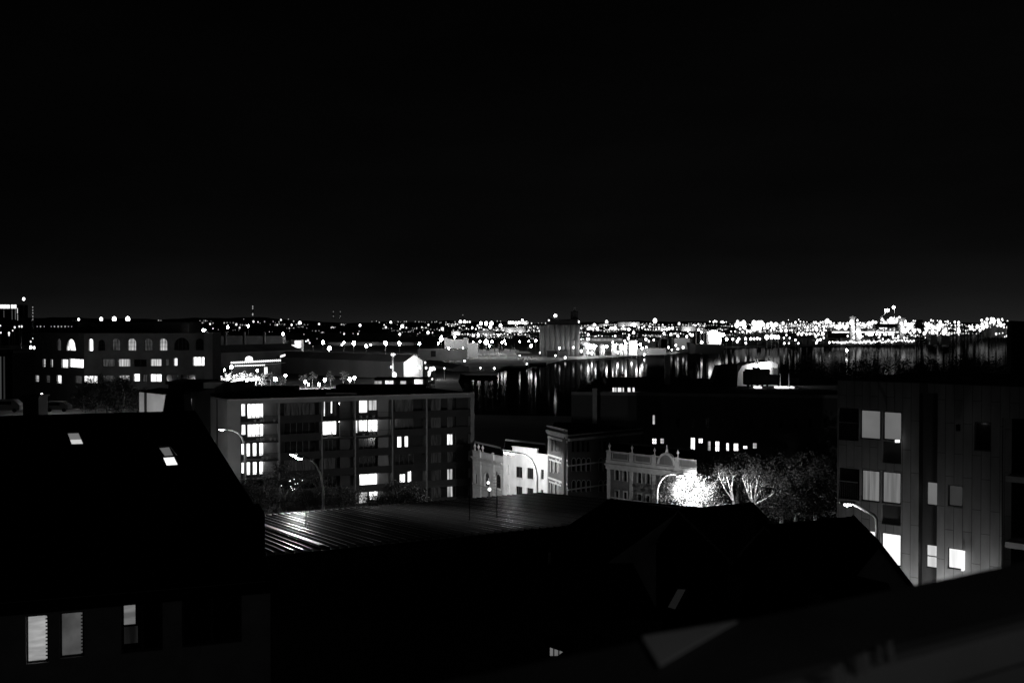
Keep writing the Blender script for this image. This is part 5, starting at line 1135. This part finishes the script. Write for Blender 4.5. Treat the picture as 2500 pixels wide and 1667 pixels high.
quay_lamps([(1318, 861, 1060)], 'lamp standing on the third jetty', None, .9, 180); quay_lamps([(1038, 885, 640), (1085, 899, 700)], 'strong lamp near the low dark shed', 'lamps by the low shed', 1.6, 40)
far_block('jetty_hut', 'small pale hut on the near floating jetty', 'hut', 1123, 897, 1142, 910, 852, PLASTER, 8)
# lit halls left of the silos
far_block('portal_hall', 'floodlit white hall with two square end towers, left of the silos', 'hall', 1085, 829, 1142, 846, 1180, PLASTER, 20, roof=PLASTER, kids=[(1085, 824, 1092, 846, PLASTER, 'end_tower'), (1131, 824, 1142, 846, PLASTER, 'end_tower')])
lit_hall('quay_shed', 'long pale lit shed front behind the broad dark shed, under the three slim columns', 'shed', 480, 831, 702, 838, IRON_L, 420)
lit_hall('quay_shed', 'long dim shed front behind the row of quay lamps, left of the towered hall', 'shed', 800, 836, 1010, 843, IRON, 160)
b = MB(); v = [P(1094, 829, 1179), P(1130, 829, 1179), P(1110, 825.5, 1179)]; 
far_block('white_annexe', 'white annexe to the right of the towered hall', 'hall', 1142.5, 838, 1166, 850, 1170, PLASTER, 15, roof=PLASTER)
far_block('long_quay_shed', 'long low quay shed with a lit pale front and one dark door', 'shed', 1020, 853, 1140, 872, 1080, IRON_L, 20, roof=IRON_L, kids=[(1052, 856, 1064, 871, DARKWALL, 'door')])
quay_lamps([(1070, 838, 1160), (1077, 828, 1300), (1024, 839, 1250), (975, 838, 1250), (941, 838, 1250), (894, 845, 1200), (804, 850, 1150), (691, 815, 1400), (606, 796, 1500), (556, 798, 1500), (840, 836, 1300), (864, 838, 1300), (789, 836, 1300)], 'strong quay lamp in the long row behind the wharf sheds', 'lamps behind the wharf sheds', 1.9, 900)
quay_lamps([(1168, 818, 1300), (1216, 818, 1300), (1172, 834, 1200), (1201, 834, 1200), (1195, 844, 1150), (1225, 836, 1180), (1232, 832, 1200), (1235, 839, 1180), (1269, 834, 1150), (1291, 833, 1200), (1308, 832, 1150), (1187, 835, 1220), (1297, 844, 1130)], 'tall lamp mast over the boat yard left of the silos', 'boat yard lamp masts', 1.25, 800)
quay_lamps([(1187, 835, 1218)], 'largest glaring lamp over the boat yard', None, 3.2, 200)
# boats laid up in the yard, each a hull with a cabin
def boat(label, px, py, d, L_, group=None, base=None):
    c = P(px, py, d); z = 2.6 if base is None else base; t = thing('boat', label, 'boat', (c.x, d, z), group); b = MB(); W_ = L_ * .3; hgt = L_ * .16
    sec = [(-.5, .8), (-.2, 1), (.2, .85), (.5, .05)]; prev = None
    for x, w_ in sec:
        q = [Vector((c.x + x * L_, d - W_ / 2 * w_, z + hgt)), Vector((c.x + x * L_ * .9, d, z)), Vector((c.x + x * L_, d + W_ / 2 * w_, z + hgt))]
        if prev: b.face([prev[0], prev[1], q[1], q[0]], PLASTER); b.face([prev[1], prev[2], q[2], q[1]], PLASTER); b.face([prev[0], q[0], q[2], prev[2]], TRIM)
        else: b.face(q, PLASTER)
        prev = q
    b.build('hull', t); b = MB(); b.box((c.x - L_ * .25, d - W_ * .3, z + hgt), (L_ * .4, 0, 0), (0, W_ * .6, 0), (0, 0, L_ * .11), PLASTER); b.build('cabin', t)
    b = MB(); b.tube([(c.x, d, z + hgt), (c.x, d, z + hgt + L_ * .9)], .1, STEEL, n=5); b.build('mast', t); return t
rnd = random.Random(31)
for k in range(46):
    px = rnd.uniform(1146, 1258); py = rnd.uniform(858, 871); d = d_ground(py, 0); boat('white boat laid up in the floodlit yard left of the silos', px, py, d, rnd.uniform(7, 15), 'boats in the yard')
for k in range(9): px = rnd.uniform(1262, 1298); d = d_ground(862, 0); boat('white boat on the lit quay just left of the silos', px, 862, d + rnd.uniform(-20, 20), rnd.uniform(6, 10), 'boats beside the silos')
for k in range(6): px = 1165 + 16 * k + rnd.uniform(-4, 4); far_block('yard_hut', 'small pale hut or container among the boats of the yard', 'hut', px, 853 + rnd.uniform(-2, 3), px + rnd.uniform(6, 14), 866, 1260, FARW, 6, 'yard huts')
# grain silos
SILO = mat('silo_concrete', .22, .85, .25, .03, stretch=(1, 1, .2)); sd_ = 1230
a_, c_ = P(1318, 862, sd_), P(1416, 793, sd_); t = thing('grain_silos', 'tall concrete grain silos with a dark conveyor house on top, mid harbour', 'silos', (a_.x, sd_, 2.5))
n = 8; w_ = (c_.x - a_.x) / n
for k in range(n):
    for j in (0, 1): b = MB(); x = a_.x + w_ * (k + .5); b.tube([(x, sd_ + w_ * (.5 + j), 2.5), (x, sd_ + w_ * (.5 + j), c_.z - (1 if k == 0 else 0))], w_ * .505, SILO, n=20); b.build('silo_bin', t, True)
b = MB(); v0, v1 = P(1334, 793, sd_), P(1412, 779, sd_); b.abox(v0.x, v1.x, sd_ + 1, sd_ + 10, c_.z, v1.z, ROOF_D); v0, v1 = P(1340, 780, sd_), P(1362, 773, sd_); b.abox(v0.x, v1.x, sd_ + 2, sd_ + 9, P(1340, 780, sd_).z, v1.z, ROOF_D)
v0, v1 = P(1394, 780, sd_), P(1412, 760, sd_); b.abox(v0.x, v1.x, sd_ + 3, sd_ + 9, v0.z, v1.z, ROOF_D); b.abox(v0.x + 3, v1.x - 3, sd_ + 4, sd_ + 8, v1.z, v1.z + 5, DARKWALL); b.build('conveyor_house', t)
b = MB(); v = P(1340, 782, sd_); b.ball(v, 1.2, lamp_mat('silo_lamp', 1.5, False), 6, 4); b.build('lamp', t); b = MB(); v = P(1356, 771, sd_); b.ball(v + Vector((0, 1, 0)), 1.5, LENS, 6, 4); b.build('roof_lamp', t)
far_block('silo_office', 'low dark office block in front of the silos, left one', 'building', 1336, 858, 1361, 872, 1190, DARKWALL, 12); far_block('silo_office', 'low grey building with a sloped side in front of the silos, right one', 'building', 1366, 856, 1387, 872, 1190, CONC_D, 12)
quay_lamps([(1366, 850, 1205), (1400, 848, 1205)], 'strong lamp at the foot of the silos, lighting the bins', 'lamps at the silo foot', 1.5, 270)
quay_lamps([(1356, 868, 1140), (1380, 873, 1135), (1436, 861, 1180), (1419, 857, 1190)], 'low quay edge lamp before the silos', 'low lamps before the silos', 1.3, 120)
# bulk terminal: conveyor, tanks and halls, all floodlit
def tube_thing(name, label, cat, pts, rad, m, lights_=()):
    t = thing(name, label, cat, (pts[0].x, pts[0].y, 2.5)); b = MB(); b.tube(pts, rad, m, n=10); b.build('gallery', t, True)
    for p_ in pts[1:]:
        q = MB(); q.bar((p_.x, p_.y, 2.5), (p_.x, p_.y, p_.z - rad * .8), .6, STEEL); q.build('trestle', t)
    return t
tube_thing('conveyor', 'bright sloping conveyor gallery coming down right of the silos', 'conveyor', [P(1419, 832, 1220), P(1434, 842, 1222), P(1452, 853, 1222)], 3.4, PLASTER)
for k, (x0, x1, y0, y1, lb) in enumerate(((1423, 1434, 843, 855, 'small bright tank under the conveyor'), (1439, 1453, 838, 864, 'tallest bright tank at the foot of the conveyor'), (1463, 1477, 840, 862, 'bright round topped tank, next right of the conveyor'), (1492, 1505, 839, 859, 'bright tank in the middle of the bulk terminal'), (1511, 1521, 838, 858, 'left one of two touching bright tanks'), (1521.5, 1531, 840, 858, 'right one of two touching bright tanks'))):
    d = 1240; a_, c_ = P(x0, y1, d), P(x1, y0, d); x = (a_.x + c_.x) / 2; r_ = (c_.x - a_.x) / 2; b = MB(); b.tube([(x, d, 2.5), (x, d, c_.z - r_ * .5), (x, d, c_.z - r_ * .15), (x, d, c_.z)], [r_, r_, r_ * .75, r_ * .2], PLASTER, n=18); o = tag(b.build('storage_tank', smooth=True), lb, 'tank')
far_block('terminal_building', 'bright square terminal building right of the tanks', 'building', 1535, 831, 1556, 860, 1260, FARW, 14); far_block('terminal_building', 'low bright shed filling the quay right of the square terminal building', 'building', 1558, 850, 1626, 859, 1290, FARW, 10)
far_block('terminal_hall', 'long dim hall roof with pale speckled side behind the conveyor', 'hall', 1442, 824, 1520, 834, 1450, IRON, 30, kids=[(1444, 827, 1518, 832, lit_mat('speckled_side', .0, .45, (.25, .25, .2), sample=False), 'lit_side')])
HALLS = []
HALLS.append(('arena', 'long floodlit white stadium roof on the skyline right of the silos', 'stadium', 1508, 787, 1562, 797, PLASTER))
HALLS.append(('far_hall', 'white lit hall far off on the skyline left of the silos', 'hall', 1240, 784, 1290, 791, PLASTER)); HALLS.append(('far_hall', 'lower lit white hall on the slope left of the silos', 'hall', 1232, 800, 1283, 811, PLASTER))
HALLS.append(('far_hall', 'pale lit low hall on the slope over the boat yard', 'hall', 1165, 807, 1208, 818, FARW)); HALLS.append(('far_hall', 'small pale lit hall over the towered white hall', 'hall', 1102, 809, 1124, 818, FARW))
far_block('quay_hall', 'floodlit white hall left of the ship', 'hall', 1647, 826, 1684, 838, 1600, PLASTER, 30, roof=PLASTER); HALLS.append(('quay_hall', 'white lit store on the skyline above the quay hall', 'hall', 1664, 797, 1697, 808, PLASTER))
far_block('quay_hall', 'small pale hall left of the floodlit white one', 'hall', 1614, 828, 1632, 835, 1700, FARW, 30, roof=FARW)
def flood(px, py, d, s, r, lb, grp): lamp_obj(px, py, d, 2.5, r, s, lb, grp, 'floodlight', True, 'flood_mast')
for h_ in HALLS: lit_hall(*h_)
for px, py, d, s, r in ((1655, 820, 1580, 300, 1.6), (1676, 822, 1580, 300, 1.6), (1110, 823, 1150, 1800, 1.3), (1095, 850, 1050, 900, 1.0), (1130, 850, 1050, 900, 1.0), (1155, 835, 1145, 1500, 1.0)):
    flood(px, py, d, s, r, 'floodlight mast lighting one of the far white halls', 'floodlight masts of the far halls')
quay_lamps([(1454, 845, 1215), (1481, 846, 1215), (1436, 849, 1215), (1508, 860, 1200), (1496, 836, 1230), (1505, 841, 1225), (1528, 838, 1225), (1520, 850, 1210), (1554, 842, 1235), (1563, 841, 1240), (1445, 862, 1195), (1573, 866, 1260), (1542, 860, 1230), (1568, 850, 1250)], 'tall floodlight mast along the bulk terminal quay', 'bulk terminal masts', 1.25, 1800)
quay_lamps([(1585, 856, 1300), (1594, 852, 1310), (1602, 857, 1320), (1611, 851, 1330), (1620, 856, 1340), (1632, 848, 1360), (1640, 854, 1370), (1650, 843, 1390), (1655, 852, 1400), (1578, 848, 1300), (1668, 848, 1420)], 'tightly spaced bright lamp on the quay between the terminal and the ship', 'quay lamps left of the ship', 1.3, 150)
quay_lamps([(1420, 829, 1230), (1424, 829, 1228), (1434, 828, 1260), (1438, 828, 1262), (1436, 817, 1500), (1502, 820, 1500), (1536, 818, 1500), (1534, 826, 1450), (1525, 832, 1400), (1576, 828, 1400), (1547, 812, 1700), (1577, 828, 1600), (1584, 833, 1560), (1596, 830, 1560), (1609, 800, 2600), (1634, 802, 2600), (1642, 801, 2600), (1621, 814, 1900), (1638, 816, 1900), (1684, 815, 1800), (1688, 818, 1800), (1677, 821, 1800), (1691, 818, 1800)],
           'lamp on the hillside yards behind the bulk terminal', 'lamps behind the bulk terminal', 1.3, 7, False)
lamp_obj(1599, 783, 4200, 30, 8.5, 30, 'most glaring star-like floodlight on the skyline right of the silos', None, 'floodlight', True, 'flood_mast'); lamp_obj(1658, 790, 4200, 30, 6.0, 12, 'second most glaring floodlight on the skyline, left of the ship', None, 'floodlight', True, 'flood_mast'); lamp_obj(1275, 781, 4200, 30, 6.5, 12, 'glaring floodlight on the skyline above the white hall left of the silos', None, 'floodlight', False, 'flood_mast')
for px, lb in ((1174, 'left'), (1187, 'middle'), (1200, 'right')): lamp_obj(px, 789.5, 4000, 30, 6.0, 12, lb + ' one of three large skyline lights left of the silos', None, 'floodlight', False, 'flood_mast')
lamp_obj(1197, 798, 3800, 10, 5, 12, 'large light just under the three large skyline lights', None, 'floodlight', False, 'flood_mast')
# bulk ship
sd_ = 1450; t = thing('cargo_ship', 'dark hulled cargo ship moored at the quay, its deck house lit', 'ship', (P(1720, 853, sd_).x, sd_, 0))
HULL = mat('ship_hull', .06, .6, .3, .05); b = MB(); a_, c_ = P(1676, 852, sd_).x, P(1765, 852, sd_).x; zt_ = P(1700, 840, sd_).z; Ls = c_ - a_
secs = [(0, 1, 0), (.06, .75, 10), (.2, .12, 13), (.85, .12, 13), (1, .5, 8)]; prev = None
for f, rise, hw in secs:
    x = a_ + Ls * f; bt = -3 + rise * 4; q = [Vector((x, sd_ - hw, zt_ + (2.5 if f < .15 else 0))), Vector((x + (Ls * .05 if f == 0 else 0), sd_ - hw * .8, bt)), Vector((x + (Ls * .05 if f == 0 else 0), sd_ + hw * .8, bt)), Vector((x, sd_ + hw, zt_ + (2.5 if f < .15 else 0)))]
    if prev:
        for i in range(3): b.face([prev[i], prev[i + 1], q[i + 1], q[i]], HULL)
        b.face([prev[0], q[0], q[3], prev[3]], DARKWALL)
    prev = q
b.face(prev, HULL); b.build('hull', t)
b = MB(); v0, v1 = P(1728, 840, sd_), P(1757, 812, sd_); b.abox(v0.x, v1.x, sd_ - 8, sd_ + 8, zt_, v1.z, PLASTER); v0, v1 = P(1733, 812, sd_), P(1750, 806, sd_); b.abox(v0.x, v1.x, sd_ - 6, sd_ + 6, v0.z, v1.z, CONC_D); b.build('deck_house', t)
for k in range(4):
    q = MB(); v0 = P(1722, 836 - 6 * k, sd_); v1 = P(1728, 832 - 6 * k, sd_); q.abox(v0.x, v1.x, sd_ - 8.6, sd_ - 8.1, v0.z, v1.z, MATS['blind_window_light']); q.build('cabin_window', t)
for px in (1698, 1709, 1717): q = MB(); v0, v1 = P(px, 840, sd_), P(px + 2, 800, sd_); q.abox(v0.x, v1.x, sd_ - 2, sd_ + 2, zt_, v1.z, DARKWALL); q.bar((v0.x, sd_ - 1, v1.z - 2), (v0.x + 12, sd_ - 1, v1.z - 6), .8, DARKWALL); q.build('deck_crane', t)
for px, py, r_ in ((1734, 814, 3), (1748, 814, 3), (1765, 817, 2.4), (1757, 830, 2.6), (1713, 835, 1.6), (1705, 805, 1.2), (1712, 811, 1.2)):
    q = MB(); q.ball(P(px, py, sd_ - 12), r_, lamp_mat('ship_floodlight', 60, True), 6, 4); q.build('floodlight', t)
quay_lamps([(1774, 828, 1620), (1789, 828, 1620), (1804, 827, 1620), (1820, 827, 1620), (1833, 827, 1620), (1841, 827, 1620), (1849, 826, 1620), (1855, 827, 1620), (1821, 837, 1600), (1800, 833, 1610)], 'evenly spaced quay lamp right of the ship', 'quay lamps right of the ship', 1.5, 160)
quay_lamps([(1914, 825, 1660), (1928, 825, 1660), (1926, 838, 1650), (1949, 838, 1650), (1942, 830, 1660), (1915, 838, 1650), (1993, 837, 1680), (1996, 831, 1690), (2003, 829, 1690), (2011, 825, 1690), (2025, 836, 1690)], 'lamp at the dark water edge between the ship and the coal port', 'water edge lamps', 1.3, 60)
quay_lamps([(1884, 822, 1700), (1872, 823, 1700), (1893, 823, 1700), (1900, 823, 1700)], 'lamp in a tight bright cluster right of the ship', 'tight lamp cluster', 2.2, 60)
rest = '1785,809 1795,809 1813,810 1825,808 1832,809 1856,809 1807,803 1818,802 1882,806 1890,803 1907,807 1919,807 1933,806 1920,818 1948,816 1957,816 1969,816 1977,815 1989,816 1998,816 2009,815 1992,821 1965,799 1974,799 1992,799 1985,805 1994,806 2001,793 2011,799 2012,805 1719,796 1707,805 1705,791 1700,794 1733,785 1749,785 1925,781 1950,780 1942,787 1954,785 1962,786 1970,786 1987,787 1992,787 2003,786 2009,786 1742,786 1745,783 1760,786 1764,786 1768,787 1773,786 1559,800 1573,796 1568,800 1586,797 1618,793 1616,805 1622,804 1628,804'
for s_ in rest.split(): px, py = map(float, s_.split(',')); lamp_obj(px, py, 2500 if py > 799 else 3600, 2.5 if py > 799 else 20, rnd.uniform(2.2, 4.2), 3, 'small lamp of the suburb behind the ship', 'lamps behind the ship')
def cluster(n, x0, x1, y0, y1, d, seed, r, lb, grp, s=2.5, sample=False):
    q = random.Random(seed)
    for _ in range(n): px = q.uniform(x0, x1); py = min(y1, max(y0, q.gauss((y0 + y1) / 2, (y1 - y0) / 3.2))); lamp_obj(px, py, d, 2.5, r * q.choice((.45, .6, .8, 1.1, 1.7)), s, lb, grp, 'floodlight', sample, 'flood_mast')
cluster(18, 1798, 1822, 785, 799, 3000, 1, 4, 'floodlight in the small bright group on the skyline above the quay lamps', 'skyline floodlights, small group')
cluster(34, 1831, 1862, 785, 806, 3000, 2, 4, 'floodlight in the dense dazzling group on the skyline right of the ship', 'skyline floodlights, dense group'); cluster(24, 1863, 1912, 789, 801, 3000, 3, 4, 'floodlight in the long tapering group on the skyline right of the ship', 'skyline floodlights, tapering group')
# ------------------------------------------------------------------ coal port at the right
pd = 2100; hz = 'coal port'
far_block('coal_stacker_hall', 'long dark hall with a bright light strip along it in the coal port', 'hall', 2031, 812, 2195, 838, 2300, ROOF_D, 30, kids=[(2031, 809, 2194, 812.5, lit_mat('light_strip', .8, 2.4, (.1, .1, .1), sample=False), 'light_strip')])
far_block('coal_bin', 'dark round-shouldered bin among the dazzling lights of the coal port', 'bin', 2240, 783, 2253, 822, 3000, CONC_D, 14)
cluster(9, 2234, 2260, 800, 824, 2350, 15, 2.4, 'floodlight in front of the dark bin of the coal port', 'coal port lights, before the bin')
t = thing('ship_loader', 'big ship loader with a raised boom lit at its tip, over the coal port', 'crane', tuple(G(2144, 838)))
b = MB(); b.bar(P(2141, 790, 2150), P(2166, 758, 2150), 1.6, IRON_L); b.build('boom', t); b = MB(); b.bar(P(2187, 790, 2150), P(2183, 750, 2150), 1.2, IRON_L); b.build('tower', t); b = MB(); b.abox(P(2135, 790, 2150).x, P(2190, 790, 2150).x, 2145, 2160, P(2140, 800, 2150).z, P(2140, 790, 2150).z, DARKWALL)
for px in (2138, 2160, 2187): b.bar((P(px, 800, 2150).x, 2150, 2.5), (P(px, 800, 2150).x, 2150, P(px, 799, 2150).z), 1.5, DARKWALL)
b.build('portal', t)
for px, py, r_ in ((2163, 757.5, 3), (2168, 757.5, 3), (2182, 750, 3)): q = MB(); q.ball(P(px, py, 2148), r_, LENS, 6, 4); q.build('tip_lamp', t)
for k, (px, y0, y1, lb) in enumerate(((2082, 776, 820, 'floodlit white transfer tower at the left of the coal port'), (2203, 780, 815, 'floodlit white transfer tower in the middle of the coal port'), (2097, 800, 828, 'shorter floodlit tower beside the left transfer tower'))):
    d = 2180; a_, c_ = P(px - 5, y1, d), P(px + 5, y0, d); tt = thing('transfer_tower', lb, 'tower', (a_.x, d, 2.5)); b = MB(); b.abox(a_.x, c_.x, d, d + 10, 2.5, c_.z, PLASTER); b.build('tower_body', tt); b = MB(); b.abox(a_.x - 2, c_.x + 2, d - 1, d + 11, c_.z + .01, c_.z + 3, IRON_L); b.build('roof', tt)
    for j in range(3): lamp_obj(px - 3 + 3 * j, y0 + (y1 - y0) * (.25 + .25 * j), d - 12, 2.5, 4.2, 60, 'floodlight close to a white transfer tower of the coal port', 'transfer tower floodlights', 'floodlight', True, 'flood_mast')
cluster(34, 2015, 2072, 784, 800, 2600, 4, 3.0, 'floodlight on the skyline at the left end of the coal port', 'coal port lights, left skyline'); cluster(22, 2092, 2140, 782, 800, 2400, 5, 3.0, 'floodlight on the skyline between the left tower and the ship loader', 'coal port lights, by the ship loader')
cluster(40, 2150, 2200, 776, 800, 2300, 6, 3.2, 'floodlight in the dazzling mass right of the ship loader', 'coal port lights, dazzling mass'); cluster(34, 2208, 2236, 782, 818, 2250, 7, 2.9, 'floodlight in the cluster left of the dark bin', 'coal port lights, left of the bin')
cluster(44, 2256, 2300, 782, 812, 2350, 8, 2.9, 'floodlight in the cluster right of the dark bin', 'coal port lights, right of the bin'); cluster(24, 2302, 2345, 785, 812, 2600, 9, 2.8, 'floodlight in the thinning cluster beyond the dark bin', 'coal port lights, thinning cluster')
cluster(16, 2346, 2394, 792, 808, 3000, 10, 2.9, 'floodlight in the sparse dip of the port lights', 'coal port lights, sparse dip'); cluster(42, 2396, 2462, 779, 799, 3200, 11, 4.2, 'floodlight in the last dazzling mass at the far right', 'coal port lights, last mass')
far_block('far_depot', 'pale lit depot below the last dazzling mass of lights at the far right', 'hall', 2420, 799, 2470, 803, 3300, FARW, 60, roof=FARW)
q = random.Random(77)
for k in range(52): px = 2032 + k * 3.9 + q.uniform(-1, 1); lamp_obj(px, 835 + q.uniform(-2, 2) - max(0, (px - 2110)) * .03, 1980, 2.5, 1.7, 22, 'lamp in the dense row along the coal port wharf edge', 'coal port wharf lamps', 'street lamp', True, 'quay_lamp')
for k in range(16): px = 2108 + q.uniform(0, 82); lamp_obj(px, 816 + q.uniform(-1, 1.5), 2150, 2.5, 2.2, 6, 'lamp in the second row above the coal port wharf edge', 'coal port second row lamps', 'street lamp', False, 'quay_lamp')
for k in range(18): px = q.uniform(2060, 2230); lamp_obj(px, q.uniform(820, 832), 2050, 2.5, 1.9, 6, 'lamp scattered between the two rows of coal port lamps', 'coal port scattered lamps', 'street lamp', False, 'quay_lamp')
for px, py in ((2280, 817), (2288, 818), (2305, 817), (2312, 818), (2284, 830), (2341, 817), (2458, 820), (2453, 822), (2440, 814), (2432, 815), (2448, 813)): lamp_obj(px, py, 2450, 2.5, 2.6, 12, 'lamp at the far right water edge of the coal port', 'coal port right edge lamps', 'street lamp', True, 'quay_lamp')
c = P(2067, 855, 1350); t = thing('harbour_beacon', 'lone beacon light standing in the dark water left of the panel clad flats', 'beacon', (c.x, 1350, 0)); b = MB(); b.tube([(c.x, 1350, -2), (c.x, 1350, c.z - 1)], [.8, .5], FARW); b.build('pile', t, True); b = MB(); b.ball(c, 1.6, lamp_mat('beacon_light', 60, True), 8, 5); b.build('lamp', t)
# dark treed ridge at the right, between the water and the panel clad flats, and a dark block on the skyline
b, _ = crown_mesh('dark_wood', (62, 16, 5), 200, 20000, 2.2, .55, 210, LEAF, shell=0); c = P(2290, 885, 330); b.v = [(x + c.x, y + c.y, z + c.z - 4) for x, y, z in b.v]
tag(b.build('dark_wood'), kind='stuff')
far_block('dark_block', 'black building rising against the sky at the far right edge', 'building', 2469, 791, 2540, 905, 260, ROOF_D, 2.5)
# small boat at the far left with strings of lights, and its lit deck
d = 1130; c = P(52, 872, d); t = boat('passenger boat lying far left, its decks outlined with lights', 52, 874, d, 26, None, 0)
for k in range(9):
    q = MB(); q.ball(P(33 + k * 5.4, 862 + abs(4 - k) * 1.2, d - 6), .9, lamp_mat('deck_light', 22, True), 6, 4); q.build('deck_light', t)
b = MB(); b.box(P(31, 878, d - 5), (P(78, 878, d).x - P(31, 878, d).x, 0, 0), (0, 8, 0), (0, 0, 5.5), FARW); b.build('lower_deck', t)
for px, py in ((75, 848), (84, 849)): lamp_obj(px, py, 1150, 2.5, 2.0, 60, 'strong lamp beside the passenger boat at the far left', 'lamps by the passenger boat', 'street lamp', True)
far_block('far_wharf', 'long faint grey wharf front at the far left behind the passenger boat', 'wharf', -60, 851, 72, 857, 1500, IRON_L, 20)
# lit strips behind the arched building's right end
far_block('quay_wall_shed', 'long low lit shed behind the three slim columns', 'shed', 520, 820, 690, 822, 1300, IRON_L, 16)

far_block('rear_wing', 'dark flat roofed rear wing behind the black chimney gable at the left', 'building', 411, 938, 494, 963, 180, ROOF_D, 8)
far_block('rear_wing', 'narrow dark rear wing with one tall lit window, beside the chimney gable', 'building', 440, 966, 477, 1012, 120, ROOF_D, 6, kids=[(458, 973, 468, 999, MATS['blind_window_light'], 'window')])
# lit low sheds that fill the port behind the lamps
q_ = random.Random(404)
for k in range(26):
    x0 = q_.choice((q_.uniform(1560, 1680), q_.uniform(1780, 2030), q_.uniform(2050, 2330))); w_ = q_.uniform(8, 26); y1 = {0: 838, 1: 832}[k % 2] - max(0, x0 - 2100) * .06; y0 = y1 - q_.uniform(4, 9)
    far_block('port_shed', 'low lit shed among the lamps of the far port', 'shed', x0, y0, x0 + w_, y1, 1980 if x0 > 1780 else 1700, FARW, 12, 'low port sheds', roof=FARW)
# the mass of tiny lamps of the town beyond: far more than could be counted
tb = MB(); mt = [lamp_mat('town_glimmer_%d' % k, v, False) for k, v in enumerate((.25, .7, 1.6, 3.5))]
for row in range(240):
    x0 = q_.triangular(430, 2480, 2150) if q_.random() < .75 else q_.uniform(430, 2480); left = x0 < 1080
    y0 = q_.uniform(784, 812) if left else q_.triangular(785, 836 if x0 < 1700 else 826, 794); n = q_.randint(2, 16) if not left else q_.randint(1, 4); st = q_.uniform(3, 9)
    for k in range(n):
        px = x0 + k * st + q_.uniform(-1, 1); py = y0 + k * q_.uniform(-.12, .12) + q_.uniform(-.8, .8)
        if px > 2464 or py < 783: continue
        d = d_hill(px, py) if py < 806 else min(5000, d_ground(py, 8)); c = P(px, py, d); r_ = d * q_.choice((.0003, .0004, .0005, .00075))
        i0 = len(tb.v); tb.v += [(c.x + r_, c.y, c.z), (c.x - r_, c.y, c.z), (c.x, c.y + r_, c.z), (c.x, c.y - r_, c.z), (c.x, c.y, c.z + r_ * 1.2), (c.x, c.y, c.z - r_ * 1.2)]; mi = tb.mi(mt[q_.choice((0, 0, 1, 1, 2, 3) if not left else (0, 0, 1))])
        for a_, b_ in ((0, 2), (2, 1), (1, 3), (3, 0)): tb.f += [(i0 + a_, i0 + b_, i0 + 4), (i0 + b_, i0 + a_, i0 + 5)]; tb.m += [mi, mi]
        tb.bar((c.x, c.y, c.z - 9), (c.x, c.y, c.z - r_), d * .00008, STEEL)
tag(tb.build('town_lights'), kind='stuff')
